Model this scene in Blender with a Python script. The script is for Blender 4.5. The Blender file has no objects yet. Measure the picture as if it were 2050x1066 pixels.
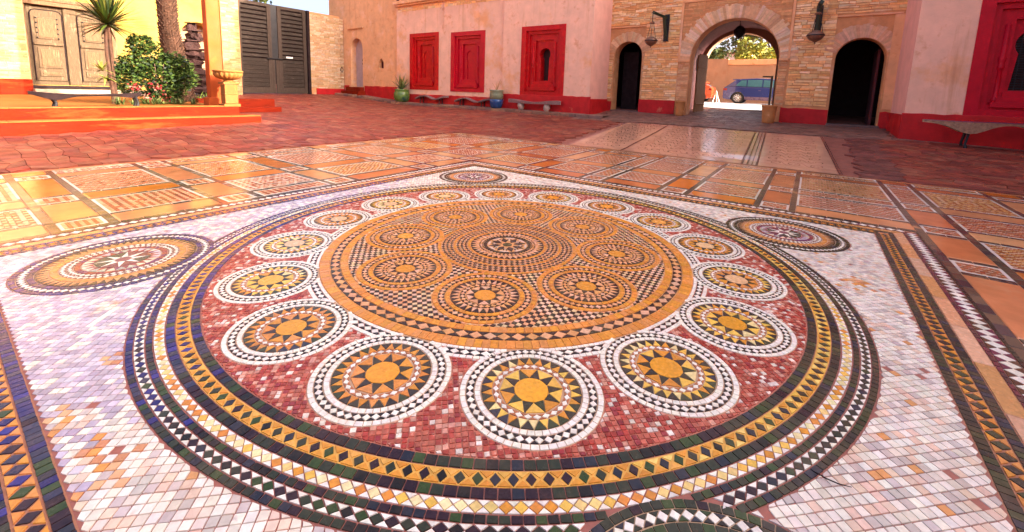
import bpy, bmesh, math, random
import numpy as np
from mathutils import Vector, Matrix
random.seed(7)
R = math.radians
PI = math.pi
SC = bpy.context.scene
COL = SC.collection

# ------------------------------------------------------------------ camera, sky, sun, exposure
# world frame: X and Y run along the two sides of the mosaic square, its centre is the origin
CAM = Vector((-3.2255, -2.2949, 1.5))
PHI, PITCH, ROLL = R(54.788), R(7.7827), R(1.8641)
def from_view(x, y, z):            # right / ahead / up  ->  world
    return Vector((x * math.cos(PHI) + y * math.sin(PHI), -x * math.sin(PHI) + y * math.cos(PHI), z))
fwd = from_view(0, math.cos(PITCH), -math.sin(PITCH))
up0 = from_view(0, math.sin(PITCH), math.cos(PITCH))
rt0 = from_view(1, 0, 0)
rt = rt0 * math.cos(ROLL) + up0 * math.sin(ROLL)
up = -rt0 * math.sin(ROLL) + up0 * math.cos(ROLL)
cam_d = bpy.data.cameras.new('camera')
cam_d.sensor_width = 36
cam_d.lens = 837.0 / 2050 * 36
cam_d.shift_y = -235.0 / 2050
cam_d.clip_start = 0.05
cam_d.clip_end = 3000
cam = bpy.data.objects.new('camera', cam_d)
COL.objects.link(cam)
m = Matrix.Identity(4)
for i in range(3):
    m[i][0], m[i][1], m[i][2], m[i][3] = rt[i], up[i], -fwd[i], CAM[i]
cam.matrix_world = m
SC.camera = cam

SUN_EL = R(20.4)
SUN_DIR = Vector((0.36, -0.933, 0)).normalized()      # horizontal direction towards the sun
world = bpy.data.worlds.new('World')
SC.world = world
world.use_nodes = True
wn = world.node_tree.nodes
sky = wn.new('ShaderNodeTexSky')
sky.sky_type = 'NISHITA'
sky.sun_disc = False
sky.sun_elevation = SUN_EL
sky.sun_rotation = math.atan2(SUN_DIR.x, SUN_DIR.y)
sky.air_density = 0.32
sky.dust_density = 8.0
sky.ozone_density = 0.0
wn['Background'].inputs['Strength'].default_value = 0.15
world.node_tree.links.new(sky.outputs[0], wn['Background'].inputs['Color'])
sun_d = bpy.data.lights.new('sun', 'SUN')
sun_d.energy = 2.0
sun_d.angle = R(0.5)
sun_d.color = (1.0, 0.86, 0.66)
sun = bpy.data.objects.new('sun', sun_d)
COL.objects.link(sun)
sd = Vector((SUN_DIR.x * math.cos(SUN_EL), SUN_DIR.y * math.cos(SUN_EL), math.sin(SUN_EL)))
sun.rotation_euler = sd.to_track_quat('Z', 'Y').to_euler()
sun.location = (0, 0, 30)
SC.view_settings.view_transform = 'Standard'
SC.view_settings.look = 'None'
SC.view_settings.gamma = 1.0
SC.view_settings.exposure = 2.85
SC.cycles.max_bounces = 6
SC.cycles.use_denoising = True

# ------------------------------------------------------------------ materials
def clampc(c):
    return tuple(min(1.0, max(0.0, x)) for x in c)
def pm(name, col=(.5, .5, .5), streak=None, dust=0.0, rough=.7, var=.18, scale=6.0, bump=.25, bscale=35.0, attr=False, metallic=0.0,
       stain=None, stain_at=.6, stain_scale=2.0, spec=.5, stain2=None, aniso=None, rvar=.1, coat=0.0):
    mt = bpy.data.materials.new(name)
    mt.use_nodes = True
    nt = mt.node_tree
    N, L = nt.nodes, nt.links
    b = N['Principled BSDF']
    b.inputs['Metallic'].default_value = metallic
    b.inputs['Specular IOR Level'].default_value = spec
    if coat:
        b.inputs['Coat Weight'].default_value = coat
        b.inputs['Coat Roughness'].default_value = .05
    geo = N.new('ShaderNodeNewGeometry')
    pos = geo.outputs['Position']
    if aniso:
        mp = N.new('ShaderNodeMapping')
        mp.inputs['Scale'].default_value = aniso
        L.new(pos, mp.inputs['Vector'])
        pos = mp.outputs[0]
    def noise(s, d=5.0, r=.6):
        n = N.new('ShaderNodeTexNoise')
        n.inputs['Scale'].default_value = s
        n.inputs['Detail'].default_value = d
        n.inputs['Roughness'].default_value = r
        L.new(pos, n.inputs['Vector'])
        return n.outputs['Fac']
    n1 = noise(scale)
    if attr:
        a = N.new('ShaderNodeAttribute')
        a.attribute_name = 'Col'
        base = a.outputs['Color']
    else:
        c = N.new('ShaderNodeRGB')
        c.outputs[0].default_value = (*col, 1)
        base = c.outputs[0]
    if stain:
        def mixin(base, colr, at, sc, w=.12):
            n2 = noise(sc, 6, .65)
            rp = N.new('ShaderNodeMapRange')
            rp.inputs['From Min'].default_value = at
            rp.inputs['From Max'].default_value = at + w
            L.new(n2, rp.inputs['Value'])
            mx = N.new('ShaderNodeMix')
            mx.data_type = 'RGBA'
            mx.inputs[7].default_value = (*colr, 1)
            L.new(rp.outputs[0], mx.inputs[0])
            L.new(base, mx.inputs[6])
            return mx.outputs[2]
        base = mixin(base, stain, stain_at, stain_scale)
        if stain2:
            base = mixin(base, stain2, stain_at + .02, stain_scale * 3.7)
    if dust:
        r3 = N.new('ShaderNodeMapRange')
        r3.inputs['From Min'].default_value = .42; r3.inputs['From Max'].default_value = .72; r3.inputs['To Max'].default_value = dust
        L.new(noise(2.1, 9, .72), r3.inputs['Value'])
        mx = N.new('ShaderNodeMix'); mx.data_type = 'RGBA'; mx.inputs[7].default_value = (.40, .25, .16, 1)
        L.new(r3.outputs[0], mx.inputs[0]); L.new(base, mx.inputs[6]); base = mx.outputs[2]
    if streak:
        mp2 = N.new('ShaderNodeMapping'); mp2.inputs['Scale'].default_value = (3.2, 3.2, .22)
        L.new(geo.outputs['Position'], mp2.inputs['Vector'])
        pos, keep = mp2.outputs[0], pos
        ns = noise(1.0, 6, .7)
        pos = keep
        r2 = N.new('ShaderNodeMapRange')
        r2.inputs['From Min'].default_value = .57; r2.inputs['From Max'].default_value = .74; r2.inputs['To Max'].default_value = .75
        L.new(ns, r2.inputs['Value'])
        mx = N.new('ShaderNodeMix'); mx.data_type = 'RGBA'; mx.inputs[7].default_value = (*streak, 1)
        L.new(r2.outputs[0], mx.inputs[0]); L.new(base, mx.inputs[6]); base = mx.outputs[2]
    mr = N.new('ShaderNodeMapRange')
    mr.inputs['From Min'].default_value = .25
    mr.inputs['From Max'].default_value = .75
    mr.inputs['To Min'].default_value = 1 - var
    mr.inputs['To Max'].default_value = 1 + var
    L.new(n1, mr.inputs['Value'])
    mul = N.new('ShaderNodeVectorMath')
    mul.operation = 'SCALE'
    L.new(base, mul.inputs[0])
    L.new(mr.outputs[0], mul.inputs['Scale'])
    L.new(mul.outputs[0], b.inputs['Base Color'])
    rr = N.new('ShaderNodeMapRange')
    rr.inputs['From Min'].default_value = .3
    rr.inputs['From Max'].default_value = .7
    rr.inputs['To Min'].default_value = max(.02, rough - rvar)
    rr.inputs['To Max'].default_value = min(1, rough + rvar)
    L.new(noise(scale * .37 + .3), rr.inputs['Value'])
    L.new(rr.outputs[0], b.inputs['Roughness'])
    if bump:
        bp = N.new('ShaderNodeBump')
        bp.inputs['Strength'].default_value = bump
        bp.inputs['Distance'].default_value = .02
        L.new(noise(bscale), bp.inputs['Height'])
        L.new(bp.outputs[0], b.inputs['Normal'])
    return mt

M = {}
M['tile'] = pm('glazed_tile', dust=.16, attr=True, spec=.24, rough=.24, var=.22, scale=45, bump=.05, bscale=120, rvar=.1)
M['slab'] = pm('polished_slab', attr=True, spec=.4, rough=.13, var=.22, scale=3.0, bump=.05, bscale=25, rvar=.07,
               stain=(.62, .28, .13), stain_at=.60, stain_scale=1.7)
M['redtile'] = pm('veined_red_tile', dust=.2, attr=True, spec=.24, rough=.28, var=.3, scale=40, bump=.08, bscale=120, stain=(.70, .42, .34), stain_at=.60, stain_scale=55)
M['field'] = pm('worn_white_tile', dust=.28, attr=True, spec=.24, rough=.26, var=.13, scale=30, bump=.06, bscale=110, rvar=.1, stain=(.60, .33, .20), stain_at=.63, stain_scale=3.2, stain2=(.56, .44, .40))
M['grout'] = pm('terracotta_grout', (.43, .17, .09), rough=.75, var=.25, scale=20, bump=.2, bscale=150)
M['flag'] = pm('red_paving', attr=True, rough=.5, spec=.2, var=.4, scale=5, stain=(.30, .13, .08), stain_at=.6, stain_scale=4, bump=.45, bscale=22, rvar=.16)
M['earth'] = pm('red_earth', (.24, .07, .045), rough=.85, var=.3, scale=5, bump=.4)
M['street'] = pm('pale_street', (.42, .38, .37), rough=.6, var=.25, scale=3, bump=.2)
M['pink'] = pm('pink_plaster', streak=(.58, .27, .14), col=(.80, .47, .33), rough=.85, var=.12, scale=2.2, bump=.35, bscale=9,
               stain=(.76, .36, .17), stain_at=.55, stain_scale=.6, stain2=(.66, .32, .19))
M['pink_side'] = pm('rose_plaster', (.74, .38, .30), rough=.85, var=.12, scale=2.2, bump=.3, bscale=9)
M['orange_plaster'] = pm('orange_plaster', streak=(.56, .22, .08), col=(.76, .38, .18), rough=.85, var=.14, scale=2.2, bump=.35, bscale=9,
                         stain=(.80, .46, .30), stain_at=.55, stain_scale=.9, stain2=(.66, .28, .10))
M['yellow'] = pm('yellow_plaster', streak=(.28, .12, .02), col=(.40, .235, .038), rough=.85, var=.1, scale=2, bump=.3, bscale=9,
                 stain=(.32, .15, .022), stain_at=.52, stain_scale=.7)
M['column'] = pm('orange_column', (.42, .065, .002), rough=.8, var=.16, scale=3, bump=.25, bscale=10,
                 stain=(.44, .11, .012), stain_at=.6, stain_scale=1.2)
M['mortar'] = pm('orange_mortar', (.60, .27, .11), rough=.9, var=.2, scale=4, bump=.5, bscale=18,
                 stain=(.60, .33, .20), stain_at=.55, stain_scale=1.0)
M['stone'] = pm('sandstone', attr=True, rough=.85, var=.2, scale=9, bump=.6, bscale=20)
M['dado'] = pm('worn_red_dado', (.46, .012, .014), spec=.25, rough=.6, var=.25, scale=3, bump=.3, bscale=12,
               stain=(.55, .17, .10), stain_at=.63, stain_scale=1.6, stain2=(.30, .02, .03))
M['red'] = pm('red_paint', (.46, .003, .006), spec=.22, rough=.5, var=.28, scale=5, bump=.3, bscale=18,
              stain=(.58, .045, .02), stain_at=.60, stain_scale=3, stain2=(.34, .002, .006))
M['crimson'] = pm('crimson_paint', (.46, .002, .016), spec=.22, rough=.5, var=.16, scale=5, bump=.2, bscale=18)
M['step'] = pm('worn_orange_red_paint', (.19, .014, .0035), spec=.08, rough=.8, var=.3, scale=2.2, bump=.35, bscale=9,
               stain=(.28, .048, .010), stain_at=.54, stain_scale=1.3, stain2=(.13, .012, .005), aniso=(.55, 1.5, 2.6))
M['tread'] = pm('worn_tread', (.30, .10, .02), rough=.75, spec=.2, var=.3, scale=3, bump=.35, bscale=12, stain=(.30, .05, .012), stain_at=.56, stain_scale=1.6)
M['platform'] = pm('ochre_paving', (.26, .085, .014), spec=.15, rough=.8, var=.2, scale=1.6, bump=.3, bscale=10,
                   stain=(.28, .05, .01), stain_at=.6, stain_scale=1.0)
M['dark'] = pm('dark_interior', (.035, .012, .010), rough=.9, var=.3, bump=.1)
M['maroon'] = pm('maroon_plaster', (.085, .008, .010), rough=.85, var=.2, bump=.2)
M['terra_wall'] = pm('terracotta_wall', (.37, .215, .125), rough=.9, var=.16, scale=1.2, bump=.3, bscale=8,
                     stain=(.34, .16, .08), stain_at=.58, stain_scale=.8)
M['oldwood'] = pm('weathered_wood', (.15, .08, .04), spec=.2, rough=.75, var=.4, scale=5, bump=.5, bscale=14, aniso=(7, 7, .9),
                  stain=(.24, .15, .08), stain_at=.57, stain_scale=1.6)
M['doorwood'] = pm('carved_door_wood', (.105, .066, .036), spec=.2, rough=.75, var=.3, scale=5, bump=.5, bscale=14, aniso=(6, 6, 1.0),
                   stain=(.20, .14, .08), stain_at=.56, stain_scale=1.5)
M['gatewood'] = pm('gate_wood', (.032, .021, .015), spec=.2, rough=.75, var=.4, scale=5, bump=.5, bscale=14, aniso=(1.5, 1.5, 8),
                   stain=(.075, .052, .038), stain_at=.56, stain_scale=1.6)
M['gateframe'] = pm('gate_frame_wood', (.055, .036, .026), spec=.2, rough=.75, var=.35, scale=5, bump=.5, bscale=14, aniso=(7, 7, .8))
M['passwood'] = pm('brown_door_wood', (.30, .125, .045), rough=.7, var=.4, scale=5, bump=.5, bscale=14, aniso=(7, 7, .9))
M['darkwood'] = pm('dark_wood', (.022, .011, .012), spec=.15, rough=.8, var=.4, scale=6, bump=.5, bscale=20)
M['greenwood'] = pm('green_black_wood', (.015, .03, .015), rough=.6, var=.4, scale=6, bump=.4)
M['greywood'] = pm('grey_driftwood', (.24, .13, .12), rough=.7, var=.4, scale=6, bump=.5, bscale=25, aniso=(1, 3, 3))
M['purplewood'] = pm('purple_brown_wood', (.10, .03, .10), rough=.35, var=.4, scale=5, bump=.3, bscale=25)
M['bark_edge'] = pm('pale_live_edge', (.34, .20, .12), rough=.8, var=.45, scale=14, bump=.7, bscale=40)
M['iron'] = pm('black_iron', (.018, .016, .018), rough=.5, var=.3, bump=.1, metallic=.4)
M['brass'] = pm('lantern_metal', (.22, .12, .08), rough=.4, var=.35, scale=20, bump=.2, metallic=.6)
M['sand_urn'] = pm('ochre_stone', (.27, .105, .016), rough=.8, var=.2, scale=5, bump=.35, bscale=25,
                   stain=(.2, .05, .008), stain_at=.6, stain_scale=2.5)
M['terra_pot'] = pm('terracotta', (.50, .20, .06), rough=.75, var=.22, scale=6, bump=.3, stain=(.6, .33, .15), stain_at=.6, stain_scale=3)
M['green_glaze'] = pm('green_glaze', (.10, .17, .035), rough=.25, var=.3, scale=5, bump=.1, stain=(.02, .06, .05), stain_at=.55, stain_scale=2)
M['pale_glaze'] = pm('pale_green_glaze', (.22, .24, .15), rough=.3, var=.25, scale=6, bump=.1)
M['blue_glaze'] = pm('blue_glaze', (.012, .05, .16), rough=.22, var=.3, scale=6, bump=.1)
M['rock'] = pm('dark_rock', (.04, .017, .015), spec=.2, rough=.85, var=.5, scale=4, bump=.8, bscale=12)
M['palebould'] = pm('pale_boulder', (.42, .30, .24), rough=.85, var=.3, scale=7, bump=.6, bscale=20)
M['palmbark'] = pm('palm_bark', (.075, .03, .015), rough=.9, var=.45, scale=9, bump=.8, bscale=25, stain=(.16, .08, .04), stain_at=.6, stain_scale=5)
M['trunk'] = pm('tree_bark', (.16, .09, .06), rough=.9, var=.4, scale=9, bump=.7)
M['leaf'] = pm('leaf', attr=True, spec=.2, rough=.55, var=.3, scale=7, bump=0)
M['lilac_door'] = pm('pale_lilac_door', (.50, .36, .34), rough=.7, var=.12, scale=3, bump=.2)
M['white'] = pm('white_paint', (.78, .76, .74), rough=.6, var=.08, bump=.1)
M['carpaint'] = pm('blue_violet_car_paint', (.022, .04, .19), rough=.22, var=.08, scale=2, bump=0, metallic=.2, coat=1.0)
M['carlow'] = pm('grey_violet_car_trim', (.16, .11, .17), rough=.3, var=.1, bump=0, metallic=.3, coat=.5)
M['orangecar'] = pm('orange_car_paint', (.62, .07, .015), rough=.28, var=.08, bump=0, coat=1.0)
M['glass'] = pm('car_glass', (.05, .16, .21), rough=.06, var=.1, bump=0, spec=.9)  # teal base brightened to stand in for reflected sky
M['rubber'] = pm('tyre_rubber', (.02, .02, .02), rough=.8, var=.2, bump=.2)
M['alloy'] = pm('alloy_metal', (.55, .55, .56), rough=.3, var=.1, bump=0, metallic=.8)
M['taillight'] = pm('tail_light', (.25, .01, .01), rough=.15, var=.1, bump=0)
M['marble'] = pm('pink_marble', attr=True, rough=.10, var=.16, scale=2.2, bump=.05, bscale=20, rvar=.06)

# ------------------------------------------------------------------ helpers
ORG = {}
class MB:
    def __init__(s):
        s.v, s.f, s.c, s.hascol = [], [], [], False
    def face(s, pts, col=None):
        n = len(s.v)
        s.v.extend([tuple(p) for p in pts])
        s.f.append(tuple(range(n, n + len(pts))))
        s.c.append(col)
        if col: s.hascol = True
    def mesh(s, vs, fs, col=None):
        n = len(s.v)
        s.v.extend([tuple(p) for p in vs])
        for f in fs:
            s.f.append(tuple(n + i for i in f))
            s.c.append(col)
        if col: s.hascol = True
    def box(s, x0, x1, y0, y1, z0, z1, col=None, jit=0.0):
        P = [(x, y, z) for z in (z0, z1) for y in (y0, y1) for x in (x0, x1)]
        if jit:
            P = [(a + random.uniform(-jit, jit), b + random.uniform(-jit, jit), c + random.uniform(-jit, jit)) for a, b, c in P]
        s.mesh(P, [(0, 2, 3, 1), (4, 5, 7, 6), (0, 1, 5, 4), (2, 6, 7, 3), (0, 4, 6, 2), (1, 3, 7, 5)], col)
    def prism(s, poly, fn, d0, d1, col=None):
        """poly: 2D outline (counter-clockwise seen from outside); fn(a, b, d) -> 3D; d1 is the outer face"""
        n = len(poly)
        vs = [fn(a, b, d0) for a, b in poly] + [fn(a, b, d1) for a, b in poly]
        fs = [tuple(range(n - 1, -1, -1)), tuple(range(n, 2 * n))]
        for i in range(n):
            j = (i + 1) % n
            fs.append((i, j, n + j, n + i))
        s.mesh(vs, fs, col)
    def tube(s, path, rad, n=8, col=None, cap=True):
        path = [Vector(p) for p in path]
        if not hasattr(rad, '__len__'): rad = [rad] * len(path)
        vs, fs = [], []
        ref = Vector((.3, .2, 1)).normalized()
        for i, p in enumerate(path):
            t = (path[min(i + 1, len(path) - 1)] - path[max(i - 1, 0)]).normalized()
            if abs(t.dot(ref)) > .95: ref = Vector((1, .2, .1)).normalized()
            a = t.cross(ref).normalized(); b = t.cross(a)
            for k in range(n):
                an = 2 * PI * k / n
                vs.append(p + (a * math.cos(an) + b * math.sin(an)) * rad[i])
        for i in range(len(path) - 1):
            for k in range(n):
                k2 = (k + 1) % n
                fs.append((i * n + k, i * n + k2, (i + 1) * n + k2, (i + 1) * n + k))
        if cap:
            fs.append(tuple(range(n - 1, -1, -1)))
            fs.append(tuple(range((len(path) - 1) * n, len(path) * n)))
        s.mesh(vs, fs, col)
    def lathe(s, prof, c, n=24, col=None, flute=0.0, nf=0):
        vs, fs = [], []
        for r, z in prof:
            for k in range(n):
                a = 2 * PI * k / n
                rr = r * (1 + (flute * math.cos(nf * a) if nf else 0))
                vs.append((c[0] + rr * math.cos(a), c[1] + rr * math.sin(a), c[2] + z))
        for i in range(len(prof) - 1):
            for k in range(n):
                k2 = (k + 1) % n
                fs.append((i * n + k, i * n + k2, (i + 1) * n + k2, (i + 1) * n + k))
        fs.append(tuple(range(n - 1, -1, -1)))
        fs.append(tuple(range((len(prof) - 1) * n, len(prof) * n)))
        s.mesh(vs, fs, col)
    def blob(s, c, r, seed=0, jit=.2, col=None, seg=(8, 6)):
        rnd = random.Random(seed)
        vs, fs = [], []
        nu, nv = seg
        for j in range(1, nv):
            t = PI * j / nv
            for i in range(nu):
                a = 2 * PI * i / nu
                k = 1 + rnd.uniform(-jit, jit)
                vs.append((c[0] + r[0] * k * math.sin(t) * math.cos(a), c[1] + r[1] * k * math.sin(t) * math.sin(a), c[2] + r[2] * math.cos(t) * k))
        vs.append((c[0], c[1], c[2] + r[2])); vs.append((c[0], c[1], c[2] - r[2]))
        T, B = len(vs) - 2, len(vs) - 1
        for j in range(nv - 2):
            for i in range(nu):
                i2 = (i + 1) % nu
                fs.append((j * nu + i, (j + 1) * nu + i, (j + 1) * nu + i2, j * nu + i2))
        for i in range(nu):
            i2 = (i + 1) % nu
            fs.append((T, i, i2))
            fs.append((B, (nv - 2) * nu + i2, (nv - 2) * nu + i))
        s.mesh(vs, fs, col)
    def build(s, name, mat, parent=None, smooth=False, bevel=0.0, stuff=False):
        o0 = ORG.get(parent.name, Vector((0, 0, 0))) if parent else Vector((0, 0, 0))
        me = bpy.data.meshes.new(name)
        me.from_pydata([(x - o0.x, y - o0.y, z - o0.z) for x, y, z in s.v], [], s.f)
        if s.hascol:
            at = me.attributes.new('Col', 'FLOAT_COLOR', 'FACE')
            arr = np.ones((len(s.f), 4), dtype=np.float32)
            arr[:, :3] = [c if c else (.5, .5, .5) for c in s.c]
            at.data.foreach_set('color', arr.ravel())
        me.materials.append(M[mat] if isinstance(mat, str) else mat)
        if smooth:
            me.polygons.foreach_set('use_smooth', [True] * len(me.polygons))
        if bevel:
            bm = bmesh.new(); bm.from_mesh(me)
            bmesh.ops.remove_doubles(bm, verts=bm.verts, dist=1e-4)
            bmesh.ops.bevel(bm, geom=[e for e in bm.edges if len(e.link_faces) == 2 and e.calc_face_angle(0) > .5], offset=bevel, segments=2, profile=.6, affect='EDGES', clamp_overlap=True)
            bm.to_mesh(me); bm.free()
        me.update()
        o = bpy.data.objects.new(name, me)
        COL.objects.link(o)
        if parent: o.parent = parent
        ORG[o.name] = o0
        if stuff: o['kind'] = 'stuff'
        return o

def tag(o, label=None, cat=None, group=None, kind=None):
    if label: o['label'] = label
    if cat: o['category'] = cat
    if group: o['group'] = group
    if kind: o['kind'] = kind
    return o
def thing(name, label, cat, loc=(0, 0, 0), group=None):
    o = bpy.data.objects.new(name, None)
    o.empty_display_size = .2
    o.location = loc
    COL.objects.link(o)
    ORG[o.name] = Vector(loc)
    return tag(o, label, cat, group)
def setting(name, loc=(0, 0, 0)):
    o = bpy.data.objects.new(name, None)
    o.location = loc
    COL.objects.link(o)
    ORG[o.name] = Vector(loc)
    o['kind'] = 'structure'
    return o
def copy_tree(o, parent=None):
    c = o.copy(); COL.objects.link(c)
    if parent: c.parent = parent
    for ch in list(o.children): copy_tree(ch, c)
    return c
def vary(c, a=.12, h=.04):
    k = 1 + random.uniform(-a, a)
    return clampc((c[0] * k * (1 + random.uniform(-h, h)), c[1] * k * (1 + random.uniform(-h, h)), c[2] * k * (1 + random.uniform(-h, h))))

# ------------------------------------------------------------------ terrain heights (plate spline through measured ground levels)
CTRL = [(16.1, 5.5, .77), (16.1, 4.2, .75), (16.1, 2.5, .73), (16.1, .4, .71), (16.1, -1.3, .67), (16.1, -2.8, .65), (16.1, -4.3, .65),
        (13.4, 25, .90), (13.4, 21.4, .73), (13.4, 18.3, .53), (13.4, 14, .52), (13.4, 10, .50), (13.4, 5, .46), (13.5, -4.5, .52), (13.5, -7, .44), (13.5, -10, .42),
        (7.5, 24.7, .86), (9.7, 24.7, .89), (11.7, 24.7, .91), (-2.3, 11.9, .18), (.6, 11.9, .24), (3, 11.9, .26), (5.4, 16, .35), (-8, 11.9, .18), (0, 24, .6), (-8, 24, .6),
        (12.9, 3.6, .42), (12.9, -2.7, .40), (10.3, 3.3, .2), (10.3, -2.9, .2), (7.8, 3, .02), (7.8, -3, .02), (7.8, 7.8, .04), (0, 7.8, .01), (-7.8, 7.8, 0),
        (7.8, -8, 0), (0, -8, 0), (-8, -8, 0), (-8, 0, 0), (4, 4, 0), (-4, 4, 0), (4, -4, 0), (-4, -4, 0), (0, 0, 0),
        (18.5, .7, .82), (21, .8, .95), (24, 2, 1.17), (27, 1.6, 1.19), (32, 1, 1.2), (32, 8, 1.2), (32, -8, 1.2), (24, -8, 1.1), (24, 10, 1.1), (32, 25, 1.2), (10, 34, 1.0), (-10, 34, .9), (25, 34, 1.1), (22, -14, .8)]
CT = np.array(CTRL)
def _phi(r):
    return np.where(r > 1e-9, r * r * np.log(r + 1e-12), 0.0)
_n = len(CT)
_A = np.zeros((_n + 3, _n + 3))
_A[:_n, :_n] = _phi(np.hypot(CT[:, None, 0] - CT[None, :, 0], CT[:, None, 1] - CT[None, :, 1])) + np.eye(_n) * .05
_A[:_n, _n] = 1; _A[:_n, _n + 1:] = CT[:, :2]
_A[_n, :_n] = 1; _A[_n + 1:, :_n] = CT[:, :2].T
_W = np.linalg.solve(_A, np.concatenate([CT[:, 2], [0, 0, 0]]))
def TZ(x, y):
    x = np.clip(np.asarray(x, float), -12, 33); y = np.clip(np.asarray(y, float), -14, 36)
    z = _W[_n] + _W[_n + 1] * x + _W[_n + 2] * y
    for i in range(_n):
        z = z + _W[i] * _phi(np.hypot(x - CT[i, 0], y - CT[i, 1]))
    d = np.maximum(np.abs(x), np.abs(y)) - 7.6
    w = np.clip(d / 1.2, 0, 1); w = w * w * (3 - 2 * w)
    return np.clip(z, -.3, 1.4) * w
def tz(x, y): return float(TZ(np.array([x]), np.array([y]))[0])
def wpix(P):                     # distance test used only to choose which tiles are single objects
    return (Vector(P) - CAM).length
def seen(P, mx=.25):
    d = Vector(P) - CAM
    f = d.dot(fwd)
    if d.length < 4.5 and f > -1.0: return True
    if f < .25: return False
    x = d.dot(rt) / f * 837 / 2050
    y = d.dot(up) / f * 837 / 2050
    return abs(x) < .5 + mx and -.375 - mx < y < .145 + mx + .3

xs = np.concatenate([[-900, -250, -80, -30], np.arange(-14, 35.1, .5), [50, 90, 250, 900]])
ys = np.concatenate([[-900, -250, -80, -30], np.arange(-16, 38.1, .5), [50, 90, 250, 900]])
GX, GY = np.meshgrid(xs, ys, indexing='ij')
GZ = TZ(GX, GY) - .035
gv = np.stack([GX.ravel(), GY.ravel(), GZ.ravel()], 1)
ny = len(ys)
gf = [(i * ny + j, (i + 1) * ny + j, (i + 1) * ny + j + 1, i * ny + j + 1) for i in range(len(xs) - 1) for j in range(ny - 1)]
gm = MB(); gm.v = [tuple(p) for p in gv]; gm.f = gf; gm.c = [None] * len(gf)
tag(gm.build('ground', 'earth', smooth=True), kind='structure')

# ------------------------------------------------------------------ tile engine
def area_c(p):
    a = cx = cy = 0.0
    for i in range(len(p)):
        x0, y0 = p[i]; x1, y1 = p[(i + 1) % len(p)]
        k = x0 * y1 - x1 * y0
        a += k; cx += (x0 + x1) * k; cy += (y0 + y1) * k
    a *= .5
    if abs(a) < 1e-9: return 0, (sum(q[0] for q in p) / len(p), sum(q[1] for q in p) / len(p))
    return a, (cx / (6 * a), cy / (6 * a))
class Tiles:
    def __init__(s): s.items = []
    def add(s, poly, col, gap=.0028, z=.005, var=.12):
        a, c = area_c(poly)
        if abs(a) < 1e-6: return
        if a < 0: poly = poly[::-1]; a = -a
        per = sum(math.hypot(poly[i][0] - poly[i - 1][0], poly[i][1] - poly[i - 1][1]) for i in range(len(poly)))
        rin = 2 * a / per
        k = max(.55, 1 - gap / rin)
        jt = min(.0011, rin * .06)
        s.items.append(([(c[0] + (x - c[0]) * k + random.uniform(-jt, jt), c[1] + (y - c[1]) * k + random.uniform(-jt, jt)) for x, y in poly], vary(col, var), z, c, a))
    def shape(s, mb, it, off=None):
        poly, col, z, c, a = it
        n = len(poly)
        tx, ty = random.gauss(0, .006), random.gauss(0, .006)
        dz = random.uniform(-.0006, .0006)
        top = [(x, y, z + dz + (x - c[0]) * tx + (y - c[1]) * ty) for x, y in poly]
        bot = [(c[0] + (x - c[0]) * 1.04, c[1] + (y - c[1]) * 1.04, -.002) for x, y in poly]
        vs = bot + top
        fs = [tuple(range(n, 2 * n))] + [(i, (i + 1) % n, n + (i + 1) % n, n + i) for i in range(n)]
        mb.mesh(vs, fs, col)
    def emit(s, name, parent, nind=0, mat='tile', rest=None, minA=0.0):
        its = [it for it in s.items if seen((it[3][0], it[3][1], 0))]
        its.sort(key=lambda it: wpix((it[3][0], it[3][1], 0)) ** 2 / max(it[4], 1e-6) ** .5)
        for it in its[:nind]:
            mb = MB(); s.shape(mb, it); mb.build(name, mat, parent)
        if len(its) > nind:
            mb = MB()
            for it in its[nind:]: s.shape(mb, it)
            mb.build(rest or name, mat, parent, stuff=True)

def pol(c, r, a): return (c[0] + r * math.cos(a), c[1] + r * math.sin(a))
def sector(c, r0, r1, a0, a1):
    k = max(1, int((a1 - a0) * r1 / .06))
    return [pol(c, r0, a0)] + [pol(c, r1, a0 + (a1 - a0) * i / k) for i in range(k + 1)] + [pol(c, r0, a1 - (a1 - a0) * i / k) for i in range(k)]
def ring(T, c, r0, r1, n, colf, clip=None, gap=.0028, off=0., var=.12):
    for i in range(n):
        a0 = off + 2 * PI * i / n; a1 = off + 2 * PI * (i + 1) / n
        m = pol(c, (r0 + r1) / 2, (a0 + a1) / 2)
        if clip and not clip(m): continue
        T.add([pol(c, r0, a0), pol(c, r1, a0), pol(c, r1, a1), pol(c, r0, a1)], colf(i, m), gap, var=var)
def diamonds(TA, TB, c, r0, r1, n, cola, colb, clip=None, gap=.002, off=0., w=1.0):
    rm = (r0 + r1) / 2; h = PI / n
    for i in range(n):
        a = off + 2 * PI * i / n
        m = pol(c, rm, a)
        if not clip or clip(m):
            TA.add([pol(c, r0, a), pol(c, rm, a + h * w), pol(c, r1, a), pol(c, rm, a - h * w)], cola(i, m), gap)
        m = pol(c, r0 + (r1 - r0) * .15, a + h)
        if not clip or clip(pol(c, rm, a + h)):
            TB.add([pol(c, r0, a), pol(c, rm, a + h), pol(c, r0, a + 2 * h)], colb(i, m), gap)
            TB.add([pol(c, r1, a), pol(c, rm, a + h), pol(c, r1, a + 2 * h)], colb(i, m), gap)
def zigzag(TA, TB, c, r0, r1, n, cola, colb, clip=None, gap=.002, off=0.):
    w = 2 * PI / n
    for i in range(n):
        a = off + w * i
        if clip and not clip(pol(c, (r0 + r1) / 2, a + w / 2)): continue
        TA.add([pol(c, r0, a), pol(c, r1, a + w / 2), pol(c, r0, a + w)], cola(i, None), gap)
        b = a + w / 2
        TB.add([pol(c, r1, b), pol(c, r0, b + w / 2), pol(c, r1, b + w)], colb(i, None), gap)

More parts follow.
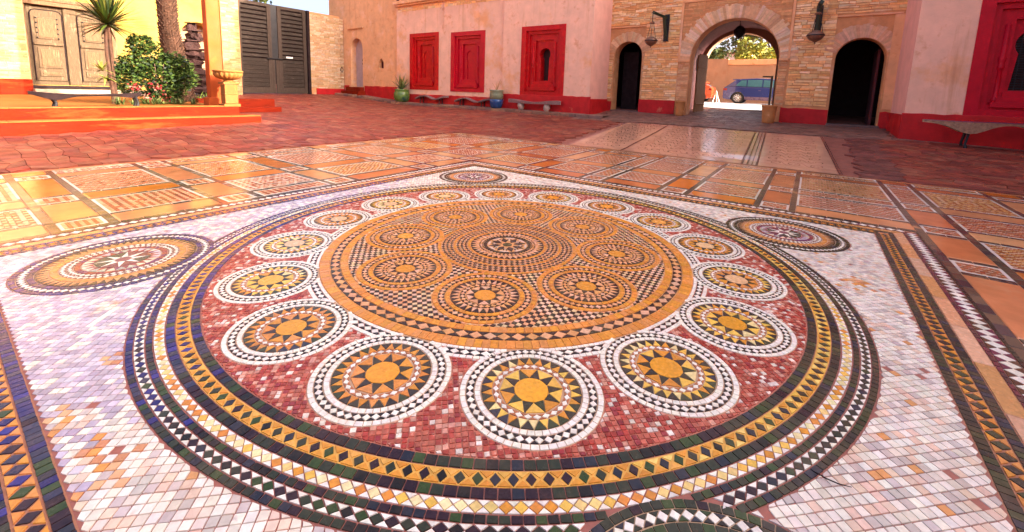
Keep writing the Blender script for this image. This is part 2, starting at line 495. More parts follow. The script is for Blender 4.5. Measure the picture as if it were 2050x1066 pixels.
def pushed(poly, lo=None, hi=None, circles=(), box=None):
    """trim a tile against curved neighbours by sliding its corners onto their edge"""
    out = []
    for x, y in poly:
        r = math.hypot(x, y)
        if lo and r < lo: x, y = x * lo / r, y * lo / r
        if hi and r > hi: x, y = x * hi / r, y * hi / r
        for (cx, cy), cr in circles:
            d = math.hypot(x - cx, y - cy)
            if d < cr: x, y = cx + (x - cx) * cr / max(d, 1e-6), cy + (y - cy) * cr / max(d, 1e-6)
        if box: x, y = max(-box, min(box, x)), max(-box, min(box, y))
        out.append((x, y))
    return out
# tile colours; LILAC also paints violet flare light onto the left-hand field
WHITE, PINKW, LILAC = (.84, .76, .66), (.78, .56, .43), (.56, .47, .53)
ORANGE, YELLOW, AMBER = (.66, .24, .045), (.80, .47, .085), (.66, .265, .035)
PINK = (.72, .34, .17)
BLACK = (.022, .016, .018)
def f_dark(i, m):
    q = random.random()
    lat = .576 * m[0] - .817 * m[1] if m else 9       # navy towards the left paints the violet lens flare into the tiles
    if lat < -1.35 - random.random() * .9:
        return (.02, .016, .11) if q < .42 else ((.035, .028, .19) if q < .62 else (.035, .035, .07))
    if lat > .6 + random.random():
        return (.050, .042, .026) if q < .4 else ((.036, .030, .026) if q < .7 else ((.048, .056, .026) if q < .88 else (.030, .032, .050)))
    return (.030, .013, .020) if q < .24 else ((.024, .025, .038) if q < .38 else ((.032, .036, .022) if q < .70 else ((.036, .060, .018) if q < .86 else (.016, .013, .012))))
def f_brown(i, m): return (.035, .02, .018) if random.random() < .7 else (.045, .04, .025)
def f_white(i, m): return WHITE
def f_or(i, m): return random.choice((ORANGE, ORANGE, AMBER, AMBER, (.66, .26, .07)))
def f_yel(i, m): return random.choice((YELLOW, YELLOW, AMBER, (.80, .62, .28)))
def f_pink(i, m): return random.choice((PINK, PINK, (.70, .38, .24), (.66, .30, .11)))
def f_ywhite(i, m): return random.choice((YELLOW, AMBER, (.80, .66, .34), (.78, .55, .2), ORANGE))
def f_blk(i, m): return BLACK
def f_red(i, m): return (.40, .06, .045)

floor = setting('mosaic_floor')
bed = MB(); bed.face([(-7.55, -7.55, 0), (7.55, -7.55, 0), (7.55, 7.55, 0), (-7.55, 7.55, 0)])
bed.build('grout_bed', 'grout', floor)

C0 = (0., 0.)
R1, R2 = 2.0265, 1.0545
A16, A8 = -1.4952 - .9562, -1.7131 - .9562
MED = [pol(C0, R1, A16 - k * PI / 8) for k in range(16)]
INN = [pol(C0, R2, A8 - k * PI / 4) for k in range(8)]
CORN = [pol(C0, 3.285, R(46.4)), pol(C0, 3.27, R(136.3)), pol(C0, 3.245, R(227.5)), pol(C0, 3.22, R(-43))]
def dmin(p, L): return min(math.hypot(p[0] - q[0], p[1] - q[1]) for q in L)

# ---- central disc
Tc, Td = Tiles(), Tiles()
ring(Tc, C0, .0, .05, 1, lambda i, m: (.05, .06, .03)) if False else Tc.add([pol(C0, .048, 2 * PI * k / 12) for k in range(12)], (.06, .06, .025))
for k in range(8):
    a = A8 + PI / 8 + k * PI / 4
    Tc.add([pol(C0, .06, a), pol(C0, .115, a + .30), pol(C0, .188, a), pol(C0, .115, a - .30)], (.04, .028, .03), .002)
    b = a + PI / 8
    Tc.add([pol(C0, .055, b - .2), pol(C0, .085, b), pol(C0, .055, b + .2)], PINK, .002)
    for q in (-.1, .1):
        Tc.add([pol(C0, .135, b + q - .07), pol(C0, .165, b + q), pol(C0, .135, b + q + .07)], BLACK, .0015)
    Tc.add([pol(C0, .1, b), pol(C0, .13, b + .1), pol(C0, .155, b), pol(C0, .13, b - .1)], (.7, .5, .4), .002)
    Tc.add([pol(C0, .175, b - .25), pol(C0, .195, b - .25), pol(C0, .195, b + .25), pol(C0, .175, b + .25)], (.7, .5, .42), .002)
ring(Tc, C0, .2, .234, 26, f_brown, gap=.0015)
diamonds(Tc, Td, C0, .237, .277, 44, f_pink, f_blk)
ring(Tc, C0, .28, .30, 48, f_pink, gap=.002)
zigzag(Tc, Td, C0, .303, .36, 40, f_pink, f_blk)
ring(Tc, C0, .363, .388, 48, f_or, gap=.002)
outm = lambda q: dmin(q, INN) > .392
r = .391
row = 0
while r < .63:
    if row % 4 == 3:
        ring(Tc, C0, r, r + .022, int(2 * PI * r / .04), f_or, outm); r += .024
    else:
        diamonds(Td, Tc, C0, r, r + .036, int(2 * PI * r / .047), f_brown, f_pink, outm); r += .038
    row += 1
ring(Tc, C0, r, r + .03, 110, f_or, outm)
RIN = r + .032
for k in range(8):                                           # checker work between the small roundels
    am = A8 - PI / 8 - k * PI / 4
    ux, uy = math.cos(am), math.sin(am)
    s = .0335
    for i in range(-40, 41):
        for j in range(-40, 41):
            x = 1.05 + (i + j) * s / math.sqrt(2); y = (i - j) * s / math.sqrt(2)
            p = (ux * x - uy * y, uy * x + ux * y)
            rr = math.hypot(*p)
            if rr < RIN - .008 or rr > 1.47 or abs(math.atan2(y, x)) > PI / 8 or dmin(p, INN) < .382: continue
            h = s / math.sqrt(2)
            q = [(x + h, y), (x, y + h), (x - h, y), (x, y - h)]
            q = [(ux * a - uy * b, uy * a + ux * b) for a, b in q]
            q = pushed(q, RIN + .002, 1.462, [(q_, .390) for q_ in INN])
            if abs(area_c(q)[0]) < h * h * .3: continue
            Tc.add(q, f_brown(0, p) if (i + j) % 2 == 0 else random.choice(((.76, .46, .32), PINK, (.72, .48, .26))), .0018)
ring(Tc, C0, 1.465, 1.524, 170, f_or, gap=.002)
diamonds(Tc, Td, C0, 1.528, 1.602, 112, f_pink, f_brown)
ring(Tc, C0, 1.606, 1.688, 210, f_or, gap=.002)
for c in INN:
    Tc.add([pol(c, .08, 2 * PI * k / 20) for k in range(20)], AMBER, .0025)
    zigzag(Td, Tc, c, .083, .14, 10, f_brown, f_pink)
    diamonds(Tc, Td, c, .146, .186, 24, f_pink, f_brown)
    zigzag(Tc, Td, c, .19, .256, 30, f_pink, f_brown)
    cl = lambda q: math.hypot(*q) < 1.46
    ring(Tc, c, .259, .293, 36, f_or, gap=.002)
    diamonds(Tc, Td, c, .297, .345, 44, f_pink, f_brown)
    ring(Tc, c, .349, .386, 44, f_or, cl, gap=.002)
disc = MB(); disc.prism([pol(C0, 1.69, 2 * PI * k / 128) for k in range(128)], lambda a, b, d: (a, b, d), -.002, .0005)
disc_o = disc.build('central_disc', pm('amber_grout', (.60, .27, .09), rough=.6, var=.2, scale=15, bump=.1), floor)
Tc.emit('disc_tile', disc_o, 200)
Td.emit('dark_tile', disc_o, 200)

# ---- sixteen sun medallions
Tw, Tb = Tiles(), Tiles()
med_objs = []
for k, c in enumerate(MED):
    a0 = math.atan2(c[1], c[0])
    near = (Vector((c[0], c[1], 0)) - CAM).length
    cl = lambda q: math.hypot(*q) > 1.694
    base = MB(); base.prism([pol(c, .364, 2 * PI * i / 48) for i in range(48)], lambda a, b, d: (a, b, d), -.002, .001)
    mo = base.build('medallion', pm('medallion_grout', (.50, .30, .18), rough=.6, var=.2, scale=20, bump=.1) if k == 0 else M['medallion_grout'], floor)
    if k == 0: M['medallion_grout'] = mo.data.materials[0]
    ctr = random.choice(((.70, .25, .012), (.74, .31, .025), (.72, .36, .05))) if near < 4 else random.choice(((.72, .27, .02), (.70, .32, .06), (.70, .42, .22)))
    t1, t2, t3, t4 = Tiles(), Tiles(), Tiles(), Tiles()
    t1.add([pol(c, .088, 2 * PI * i / 24) for i in range(24)], ctr, .002)
    zigzag(t2, t3, c, .089, .162, 10, lambda i, m: f_dark(i, None), f_or if random.random() < .6 else f_yel, off=a0)
    diamonds(t4, Tb, c, .166, .196, 26, f_white, lambda i, m: (.45, .16, .07), gap=.0015)
    zigzag(t3, t2, c, .199, .256, 26, f_yel if random.random() < .5 else f_or, lambda i, m: f_dark(i, None), off=a0 + .05)
    ring(t4, c, .259, .288, 50, f_white, gap=.0018, var=.06)
    diamonds(t4, t2, c, .291, .331, 46, f_white, f_blk, gap=.0018, clip=cl)
    ring(t4, c, .334, .362, 56, f_white, gap=.0018, clip=cl, var=.06)
    single = near < 3.6
    t1.emit('centre_stone', mo, 1)
    t2.emit('dark_ray', mo, 36 if single else 0, rest='dark_ray')
    t3.emit('amber_ray', mo, 36 if single else 0, rest='amber_ray')
    t4.emit('white_tile', mo, 60 if single else 0, rest='white_tile')
    med_objs.append(mo)
offm = lambda q: dmin(q, MED) > .345
ring(Tw, C0, 1.692, 1.716, 300, f_white, offm, gap=.0016, var=.06)
diamonds(Tw, Tb, C0, 1.719, 1.766, 180, f_white, f_blk, offm, gap=.0018)
ring(Tw, C0, 1.769, 1.797, 290, f_white, offm, gap=.0016, var=.06)
Tw.emit('chain_tile', floor, 250)
Tb.emit('inlay_triangle', floor, 0)

# ---- red field
Tr = Tiles()
s = .0285
for i in range(-120, 121):
    for j in range(-120, 121):
        x = (i + j) * s / math.sqrt(2); y = (i - j) * s / math.sqrt(2)
        rr = math.hypot(x, y)
        if rr < 1.79 or rr > 2.44 or dmin((x, y), MED) < .356: continue
        h = s / math.sqrt(2) * random.uniform(.85, 1.06)
        q = random.random()
        col = (.38, .050, .036) if q < .34 else ((.47, .115, .075) if q < .62 else ((.28, .032, .04) if q < .72 else ((.60, .27, .20) if q < .89 else (.78, .64, .55))))
        j1, j2 = random.uniform(-.003, .003), random.uniform(-.003, .003)
        pg = pushed([(x + h + j1, y + j2), (x, y + h), (x - h, y - j2), (x + j1, y - h)], 1.802, 2.427, [(q_, .366) for q_ in MED])
        if abs(area_c(pg)[0]) > h * h * .15: Tr.add(pg, col, .0018, var=.22)
rb = MB(); rb.mesh([(*pol(C0, rr, 2 * PI * k / 128), .0004) for rr in (1.69, 2.43) for k in range(128)], [(k, (k + 1) % 128, 128 + (k + 1) % 128, 128 + k)[::-1] for k in range(128)])
rf = rb.build('red_field', pm('rosy_grout', (.50, .16, .10), rough=.6, var=.3, scale=30, bump=.1), floor)
Tr.emit('red_tile', rf, 250, mat='redtile')

# ---- concentric borders of the big roundel
To, Tdm, Tx = Tiles(), Tiles(), Tiles()
offc = lambda q: dmin(q, CORN) > .60
ring(To, C0, 2.432, 2.482, 306, f_dark, gap=.0028)
diamonds(Tdm, Tx, C0, 2.489, 2.553, 226, f_dark, lambda i, m: random.choice((AMBER, AMBER, (.74, .38, .08))) if .576 * m[0] - .817 * m[1] < .2 + random.random() else random.choice((YELLOW, (.80, .55, .15), AMBER)), gap=.003, w=.72)
ring(To, C0, 2.557, 2.603, 316, f_dark, gap=.0028)
diamonds(Tdm, Tx, C0, 2.607, 2.656, 300, f_ywhite, f_white, gap=.002)
ring(To, C0, 2.660, 2.692, 386, f_dark, offc, gap=.0025)
diamonds(Tdm, Tx, C0, 2.696, 2.741, 300, f_dark, f_white, offc, gap=.002)
ring(To, C0, 2.744, 2.777, 400, f_dark, offc, gap=.0025)
thin = MB(); thin.mesh([(*pol(C0, rr, 2 * PI * k / 160), .0015) for rr in (2.484, 2.555) for k in range(160)], [(k, (k + 1) % 160, 160 + (k + 1) % 160, 160 + k)[::-1] for k in range(160)])
thin.build('amber_band', pm('amber_band', (.72, .36, .06), rough=.4, var=.2, scale=14, bump=.1), floor)
for it in Tdm.items: pass
To.emit('border_tile', floor, 300)
Tx.emit('border_triangle', floor, 200)

# ---- corner roundels
for k, c in enumerate(CORN):
    cl = lambda q: math.hypot(*q) > 2.655
    ct, cd = Tiles(), Tiles()
    a0 = math.atan2(c[1], c[0])
    base = MB(); base.prism([pol(c, .595 * (1.05 if k == 1 else 1), 2 * PI * i / 64) for i in range(64)], lambda a, b, d: (a, b, d), -.002, .001)
    co = base.build('corner_roundel', M['medallion_grout'], floor)
    kc = 1.05 if k == 1 else 1.0
    purple = lambda i, m: random.choice(((.24, .05, .07), (.16, .04, .12), (.30, .06, .05)))
    ct.add([pol(c, .05 * kc, 2 * PI * i / 16) for i in range(16)], (.22, .07, .09))
    zigzag(ct, cd, c, .055 * kc, .175 * kc, 8, f_white, lambda i, m: random.choice(((.05, .06, .05), (.16, .04, .06))), off=a0, gap=.001)
    zigzag(cd, ct, c, .168 * kc, .235 * kc, 24, purple, lambda i, m: random.choice((LILAC, PINKW, (.4, .42, .36))))
    ring(cd, c, .238 * kc, .275 * kc, 40, purple)
    diamonds(ct, cd, c, .278 * kc, .312 * kc, 48, f_white, lambda i, m: (.2, .08, .07))
    diamonds(ct, cd, c, .315 * kc, .352 * kc, 52, f_white, lambda i, m: (.2, .08, .07))
    ring(ct, c, .355 * kc, .40 * kc, 60, lambda i, m: random.choice(((.62, .24, .07), (.58, .26, .10), (.68, .28, .06))), gap=.002)
    zigzag(ct, cd, c, .403 * kc, .47 * kc, 56, lambda i, m: random.choice(((.56, .26, .11), (.62, .30, .13))), f_brown)
    ring(cd, c, .473 * kc, .508 * kc, 70, f_dark, gap=.002, clip=cl)
    diamonds(ct, cd, c, .511 * kc, .556 * kc, 72, f_white, f_dark, clip=cl)
    ring(cd, c, .559 * kc, .593 * kc, 84, f_dark, gap=.002, clip=cl)
    ct.emit('pale_tile', co, 0); cd.emit('dark_tile', co, 0)
diam_tmp = Tdm

# ---- white field of rhombs
Tf = Tiles()
s = .0405
spots = [(-2.95, -.07, .10), (-3.0, .25, .10), (-2.9, -.25, .11), (-2.6, -.9, .08), (-1.9, -2.6, .1), (-1.5, -2.75, .12), (1.2, -2.8, .15), (-2.75, .6, .07)]
for i in range(-110, 111):
    for j in range(-110, 111):
        x = (i + j) * s / math.sqrt(2); y = (i - j) * s / math.sqrt(2)
        if max(abs(x), abs(y)) > 3.06 or math.hypot(x, y) < 2.765 or dmin((x, y), CORN) < .585: continue
        h = s / math.sqrt(2)
        q = random.random()
        col = WHITE if q < .50 else (PINKW if q < .64 else ((.58, .49, .45) if q < .82 else ((.74, .64, .54) if q < .988 else (.72, .33, .12))))
        if .576 * x - .817 * y < -1.5 - random.random() * .5 and q > .25: col = random.choice((LILAC, (.48, .40, .50), (.64, .56, .65), (.44, .36, .42)))  # left-hand whites turned lilac: violet flare put into the tile colour
        for sx, sy, sr in spots:
            if math.hypot(x - sx, y - sy) < sr * random.uniform(.4, 1.2) and random.random() < .5: col = random.choice(((.72, .30, .07), (.72, .40, .20), (.60, .25, .12)))
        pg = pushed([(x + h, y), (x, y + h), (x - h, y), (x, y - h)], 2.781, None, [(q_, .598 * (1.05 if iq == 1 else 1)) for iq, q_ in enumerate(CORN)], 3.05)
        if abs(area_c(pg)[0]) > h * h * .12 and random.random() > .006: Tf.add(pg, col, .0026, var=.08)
wf = MB(); wf.face([(-3.05, -3.05, .0003), (3.05, -3.05, .0003), (3.05, 3.05, .0003), (-3.05, 3.05, .0003)])
wfo = wf.build('white_field', pm('pink_grout', (.34, .11, .08), rough=.65, var=.25, scale=20, bump=.1), floor)
Tf.emit('rhomb_tile', wfo, 300, mat='field')

# ---- straight borders round the square
def side(k, t, sft):               # t outward, sft along the side
    return [(t, sft), (-sft, t), (-t, -sft), (sft, -t)][k]
Tl, Ts = Tiles(), Tiles()
def band(T, t0, t1, step, colf, gap=.0028, ks=range(4)):
    for k in ks:
        n = int(2 * t1 / step)
        for i in range(n):
            a, b = -t1 + 2 * t1 * i / n, -t1 + 2 * t1 * (i + 1) / n
            m = side(k, (t0 + t1) / 2, (a + b) / 2)
            T.add([side(k, t0, max(-t0, min(t0, a))), side(k, t1, a), side(k, t1, b), side(k, t0, max(-t0, min(t0, b)))], colf(i, m), gap)
def dband(TA, TB, t0, t1, step, cola, colb, w=1.0, gap=.003):
    tm = (t0 + t1) / 2
    for k in range(4):
        n = int(2 * t0 / step); h = t0 / n
        for i in range(n):
            a = -t0 + 2 * t0 * (i + .5) / n
            TA.add([side(k, t0, a), side(k, tm, a + h * w), side(k, t1, a), side(k, tm, a - h * w)], cola(i, side(k, tm, a)), gap)
            if colb:
                TB.add([side(k, t0, a), side(k, tm, a + h), side(k, t0, a + 2 * h)], colb(i, side(k, tm, a)), gap)
                TB.add([side(k, t1, a), side(k, tm, a + h), side(k, t1, a + 2 * h)], colb(i, side(k, tm, a)), gap)
band(Tl, 3.053, 3.105, .042, f_dark)
dband(Tdm, Ts, 3.108, 3.178, .075, f_dark, f_or, w=.8)
band(Tl, 3.181, 3.232, .042, f_dark)
band(Ts, 3.236, 3.325, .5, f_pink, .004)
band(Tl, 3.329, 3.355, .06, lambda i, m: random.choice(((.16, .035, .05), (.1, .04, .04))))
dband(Ts, Ts, 3.358, 3.455, .085, f_white, lambda i, m: random.choice(((.16, .03, .06), (.12, .05, .03))), gap=.002)
band(Tl, 3.458, 3.485, .06, f_brown)
Tdm.emit('border_diamond', floor, 300)
Tl.emit('edge_tile', floor, 250)
Ts.emit('edge_inlay', floor, 150)

# ---- outer pavement: stone slabs, dark bands and patterned panels
LU = [-3.73, -2.37, -.92, .55, 2.31, 3.73]
LV = [-3.73, -2.02, -.63, .76, 2.15, 3.73]
def segs(lines):
    st = [(-7.1, -6.82), (-5.3, -4.93)] + [(c - .17, c + .17) for c in lines] + [(4.93, 5.3), (6.82, 7.1)]
    out = []
    prev = -7.5
    for a, b in st + [(7.5, 7.5)]:
        if a - prev > .05: out.append((prev + .085, a - .085, 'p') if a < 7.5 else (prev + .085, a, 'p'))
        if b > a: out.append((a, b, 's'))
        prev = b
    return out
SU, SV = segs(LU), segs(LV)
Tdk, Tm, Tsl = Tiles(), Tiles(), Tiles()
SLABC = [(.58, .17, .04), (.60, .21, .075), (.54, .16, .055), (.62, .27, .11), (.55, .20, .085), (.60, .165, .02), (.66, .34, .15)]
def panel(u0, u1, v0, v1, style):
    T = Tm
    w, h = u1 - u0, v1 - v0
    cx, cy = (u0 + u1) / 2, (v0 + v1) / 2
    far = (Vector((cx, cy, 0)) - CAM).length
    s = .03 if far < 6.5 else .04
    b = .026
    for (a0, a1, b0, b1) in ((u0, u0 + b, v0, v1), (u1 - b, u1, v0, v1), (u0 + b, u1 - b, v0, v0 + b), (u0 + b, u1 - b, v1 - b, v1)):
        T.items.append(([(a0, b0), (a1, b0), (a1, b1), (a0, b1)], vary((.76, .66, .56), .1), .004, ((a0 + a1) / 2, (b0 + b1) / 2), .01))
    pal = [(.66, .42, .27), (.42, .095, .045), (.60, .25, .11), (.30, .095, .05)]
    if style % 3 == 1: pal = [(.68, .48, .35), (.36, .085, .055), (.58, .28, .15), (.40, .12, .06)]
    if style % 3 == 2: pal = [(.64, .36, .13), (.44, .13, .04), (.68, .46, .28), (.34, .11, .045)]
    nx, nyy = max(2, int((w - 2 * b) / s)), max(2, int((h - 2 * b) / s))
    sx, sy = (w - 2 * b) / nx, (h - 2 * b) / nyy
    for i in range(nx):
        for j in range(nyy):
            di, dj = abs(i - (nx - 1) / 2), abs(j - (nyy - 1) / 2)
            if style % 4 == 0: q = int(di + dj) % 4
            elif style % 4 == 1: q = int((i + (j if (j // 4) % 2 else -j)) % 4)
            elif style % 4 == 2: q = int(max(di, dj)) % 4 if (i + j) % 3 else 0
            else: q = (i + 2 * (j % 2)) % 4
            if random.random() < .08: q = random.randrange(4)
            x0, y0 = u0 + b + i * sx, v0 + b + j * sy
            g = s * .07
            T.items.append(([(x0 + g, y0 + g), (x0 + sx - g, y0 + g), (x0 + sx - g, y0 + sy - g), (x0 + g, y0 + sy - g)], vary(pal[q], .15), .004, (x0 + sx / 2, y0 + sy / 2), s * s))
rndp = random.Random(3)
for (u0, u1, ku) in SU:
    for (v0, v1, kv) in SV:
        if max(abs((u0 + u1) / 2), abs((v0 + v1) / 2)) < 3.52: continue
        m = ((u0 + u1) / 2, (v0 + v1) / 2, 0)
        if not seen(m, .3): continue
        a0, b0 = u0, v0
        inner = 3.5
        cu0, cu1, cv0, cv1 = u0, u1, v0, v1
        if u0 < 3.49 < u1 and abs(m[1]) < 3.5: cu0 = 3.5
        if u0 < -3.49 < u1 and abs(m[1]) < 3.5: cu1 = -3.5
        if v0 < 3.49 < v1 and abs(m[0]) < 3.5: cv0 = 3.5
        if v0 < -3.49 < v1 and abs(m[0]) < 3.5: cv1 = -3.5
        if ku == 'p' and kv == 'p':
            panel(cu0, cu1, cv0, cv1, rndp.randrange(12))
        elif ku == 's' and kv == 's' or (ku != kv and rndp.random() < .12):
            panel(cu0, cu1, cv0, cv1, 3)
        else:
            Tsl.add([(cu0, cv0), (cu1, cv0), (cu1, cv1), (cu0, cv1)], rndp.choice(SLABC), .006, var=.15)
def dkstrip(u0, u1, v0, v1):
    L = max(u1 - u0, v1 - v0); n = max(1, int(L / .16))
    for i in range(n):
        if u1 - u0 > v1 - v0: q = (u0 + L * i / n, u0 + L * (i + 1) / n, v0, v1)
        else: q = (u0, u1, v0 + L * i / n, v0 + L * (i + 1) / n)
        m = ((q[0] + q[1]) / 2, (q[2] + q[3]) / 2)
        if max(abs(m[0]), abs(m[1])) < 3.5: continue
        Tdk.add([(q[0], q[2]), (q[1], q[2]), (q[1], q[3]), (q[0], q[3])], random.choice(((.10, .07, .045), (.13, .085, .055), (.08, .055, .05), (.16, .10, .06))), .004)
for (u0, u1, k) in SU:
    if k == 's':
        for (v0, v1, kv) in SV:
            if not seen((u0, (v0 + v1) / 2, 0), .3): continue
            dkstrip(u0 - .083, u0 - .003, v0, v1); dkstrip(u1 + .003, u1 + .083, v0, v1)
for (v0, v1, k) in SV:
    if k == 's':
        for (u0, u1, ku) in SU:
            if not seen(((u0 + u1) / 2, v0, 0), .3): continue
            dkstrip(u0 - (.085 if ku == 's' else 0), u1 + (.085 if ku == 's' else 0), v0 - .083, v0 - .003)
            dkstrip(u0 - (.085 if ku == 's' else 0), u1 + (.085 if ku == 's' else 0), v1 + .003, v1 + .083)
Tsl.emit('stone_slab', floor, 300, mat='slab')
Tdk.emit('band_stone', floor, 200, mat='slab')
Tm.emit('panel_tile', floor, 0, mat='slab')
rim = MB()
for k in range(4):
    A = [side(k, 7.5, -7.6), side(k, 7.62, -7.62), side(k, 7.62, 7.62), side(k, 7.5, 7.5)]
    if k == 0: A = [side(k, 7.5, -7.5), side(k, 7.62, -7.62), side(k, 7.62, 7.62), side(k, 7.5, 7.5)]
    else: A = [side(k, 7.5, -7.5), side(k, 7.62, -7.62), side(k, 7.62, 7.62), side(k, 7.5, 7.5)]
    rim.face([(*p, .006) for p in A], (.58, .26, .12))
rim.build('edging_stone', 'slab', floor)

# ------------------------------------------------------------------ marble carpet towards the gate
carpet = setting('marble_carpet')
def cside(x):        # left and right edges of the carpet at a given x
    t = (x - 7.7) / 5.3
    return 3.4 + .15 * t, -3.02 + .3 * t
def cpt(x, q, dz):   # q 0..1 across from left to right
    l, r_ = cside(x)
    y = l + (r_ - l) * q
    return (x, y, tz(x, y) + dz)
def cstrip(name, q0, q1, x0, x1, col, dz, mat='marble'):
    n = 10
    mb = MB()
    for i in range(n):
        a, b = x0 + (x1 - x0) * i / n, x0 + (x1 - x0) * (i + 1) / n
        mb.face([cpt(a, q1, dz), cpt(b, q1, dz), cpt(b, q0, dz), cpt(a, q0, dz)], col)
    return mb.build(name, mat, carpet)
MAR = (.60, .29, .19)
for (q0, q1) in ((0.0, .245), (.255, .70), (.755, .985)):
    cstrip('marble_panel', q0, q1, 7.72, 12.95, vary(MAR, .06), .004)
for q in (.247, .705, .72, .735, .748, .985, .9925):
    cstrip('dark_line', q, q + .0035, 7.72, 12.95, (.26, .09, .07), .010)
for q in (.7095, .7255, .739):
    cstrip('pale_line', q, q + .009, 7.72, 12.95, (.46, .25, .18), .008)
cstrip('border_strip', -.012, 0, 7.72, 12.95, (.45, .20, .16), .005)
def ribbon(mb, pts, w, dz, col):
    P = [Vector((x, y, tz(x, y) + dz)) for x, y in pts]
    for i in range(len(P) - 1):
        d = (P[i + 1] - P[i]).normalized(); nrm = Vector((-d.y, d.x, 0)) * w
        mb.face([P[i] + nrm, P[i] - nrm, P[i + 1] - nrm, P[i + 1] + nrm], col)
ar = MB()
rnd = random.Random(5)
for q0, q1 in ((.02, .23), (.27, .69), (.77, .97)):
    for xi in range(13):
        nq = max(1, int((q1 - q0) / .06))
        for qi in range(nq):
            x = 7.95 + xi * .40; q = q0 + (q1 - q0) * (qi + .5) / nq
            cx, cy, _ = cpt(x, q, 0)
            sg = 1 if (xi + qi) % 2 else -1
            pts = []
            for t in range(15):
                a = sg * t * .52 + (qi % 3) * 1.1
                rr = .02 + .0115 * t
                pts.append((cx + rr * math.cos(a), cy + rr * math.sin(a)))
            ribbon(ar, pts, .0075, .0075, (.26, .085, .06))
            if qi + 1 < nq:
                l2 = [(cx + .17 * math.sin(t * .9), cy - .36 * t / 7) for t in range(8)]
                ribbon(ar, l2, .007, .0082, (.34, .12, .08))
ar.build('arabesque_inlay', 'marble', carpet, stuff=True)
glint = MB()

# ------------------------------------------------------------------ red paving of the courtyard
pav = setting('courtyard_paving')
rnd = random.Random(11)
cells = []
sx, sy = .25, .36
nx_, ny_ = int(30 / sx), int(40 / sy)
lat = {}
for i in range(nx_ + 1):
    for j in range(ny_ + 1):
        lat[i, j] = (-9 + i * sx + rnd.uniform(-.055, .055), -12 + (j + (.5 if i % 2 else 0)) * sy + rnd.uniform(-.08, .08))
stones = []
for i in range(nx_):
    for j in range(ny_):
        if i % 2 == 0: q = [lat[i, j], lat[i + 1, j], lat[i, j + 1]], [lat[i, j + 1], lat[i + 1, j], lat[i + 1, j + 1]]
        else: q = [lat[i, j], lat[i + 1, j + 1], lat[i, j + 1]], [lat[i, j], lat[i + 1, j], lat[i + 1, j + 1]]
        merged = [lat[i, j], lat[i + 1, j], lat[i + 1, j + 1], lat[i, j + 1]]
        stones.append(merged)
def inset(poly, g):
    a, c = area_c(poly)
    per = sum(math.hypot(poly[i][0] - poly[i - 1][0], poly[i][1] - poly[i - 1][1]) for i in range(len(poly)))
    k = max(.5, 1 - g / (2 * abs(a) / per))
    return [(c[0] + (x - c[0]) * k, c[1] + (y - c[1]) * k) for x, y in poly], c
fin = []
for poly in stones:
    p2, c = inset(poly, .0045)
    if max(abs(x) for x, y in p2) < 7.62 and max(abs(y) for x, y in p2) < 7.62: continue
    if min(max(abs(x), abs(y)) for x, y in p2) < 7.64: continue
    if any(7.6 < x < 13.02 and cside(x)[1] - .12 < y < cside(x)[0] + .12 for x, y in p2): continue
    if c[0] > 16.0 and not (-1.0 < c[1] < 2.2): continue
    if c[0] > 13.45 and c[1] > 5.4: continue
    if c[0] > 13.3 and c[1] < -4.4: continue
    if c[0] > 20.6: continue
    if c[1] > 24.6: continue
    if c[0] < 3.0 and c[1] > 11.75: continue
    if not seen((c[0], c[1], tz(*c)), .15): continue
    grey = c[0] > 13.1 and c[1] < 6
    band_ = 7.6 < c[0] < 13.3 and -3.9 < c[1] < -3.0
    base = (.20, .10, .075) if grey else ((.17, .055, .045) if band_ else rnd.choice(((.23, .046, .028), (.21, .042, .027), (.25, .058, .034), (.19, .042, .032), (.24, .072, .044))))
    fin.append((p2, c, vary(base, .2)))
fin.sort(key=lambda t: (Vector((t[1][0], t[1][1], 0)) - CAM).length)
def flag(mb, p2, c, col):
    z = tz(*c)
    e = .5
    gx = (tz(c[0] + e, c[1]) - tz(c[0] - e, c[1])) / (2 * e); gy = (tz(c[0], c[1] + e) - tz(c[0], c[1] - e)) / (2 * e)
    tx, ty = random.gauss(gx, .006), random.gauss(gy, .006)
    dz = random.uniform(-.002, .002)
    n = len(p2)
    top = [(x, y, z + dz + (x - c[0]) * tx + (y - c[1]) * ty) for x, y in p2]
    bot = [(x, y, zz - .06) for x, y, zz in top]
    if area_c(p2)[0] < 0: top, bot = top[::-1], bot[::-1]
    mb.mesh(bot + top, [tuple(range(n, 2 * n))] + [(i, (i + 1) % n, n + (i + 1) % n, n + i) for i in range(n)], col)
for p2, c, col in fin[:280]:
    mb = MB(); flag(mb, p2, c, col); mb.build('paving_stone', 'flag', pav)
mb = MB()
for p2, c, col in fin[280:]: flag(mb, p2, c, col)
mb.build('paving_stone', 'flag', pav, stuff=True)

st = MB()
for i in range(12):
    for j in range(24):
        x0, x1 = 21 + i, 22 + i; y0, y1 = -8 + j, -7 + j
        st.face([(x0, y0, tz(x0, y0) + .01), (x1, y0, tz(x1, y0) + .01), (x1, y1, tz(x1, y1) + .01), (x0, y1, tz(x0, y1) + .01)])
tag(st.build('street', 'street'), kind='structure')

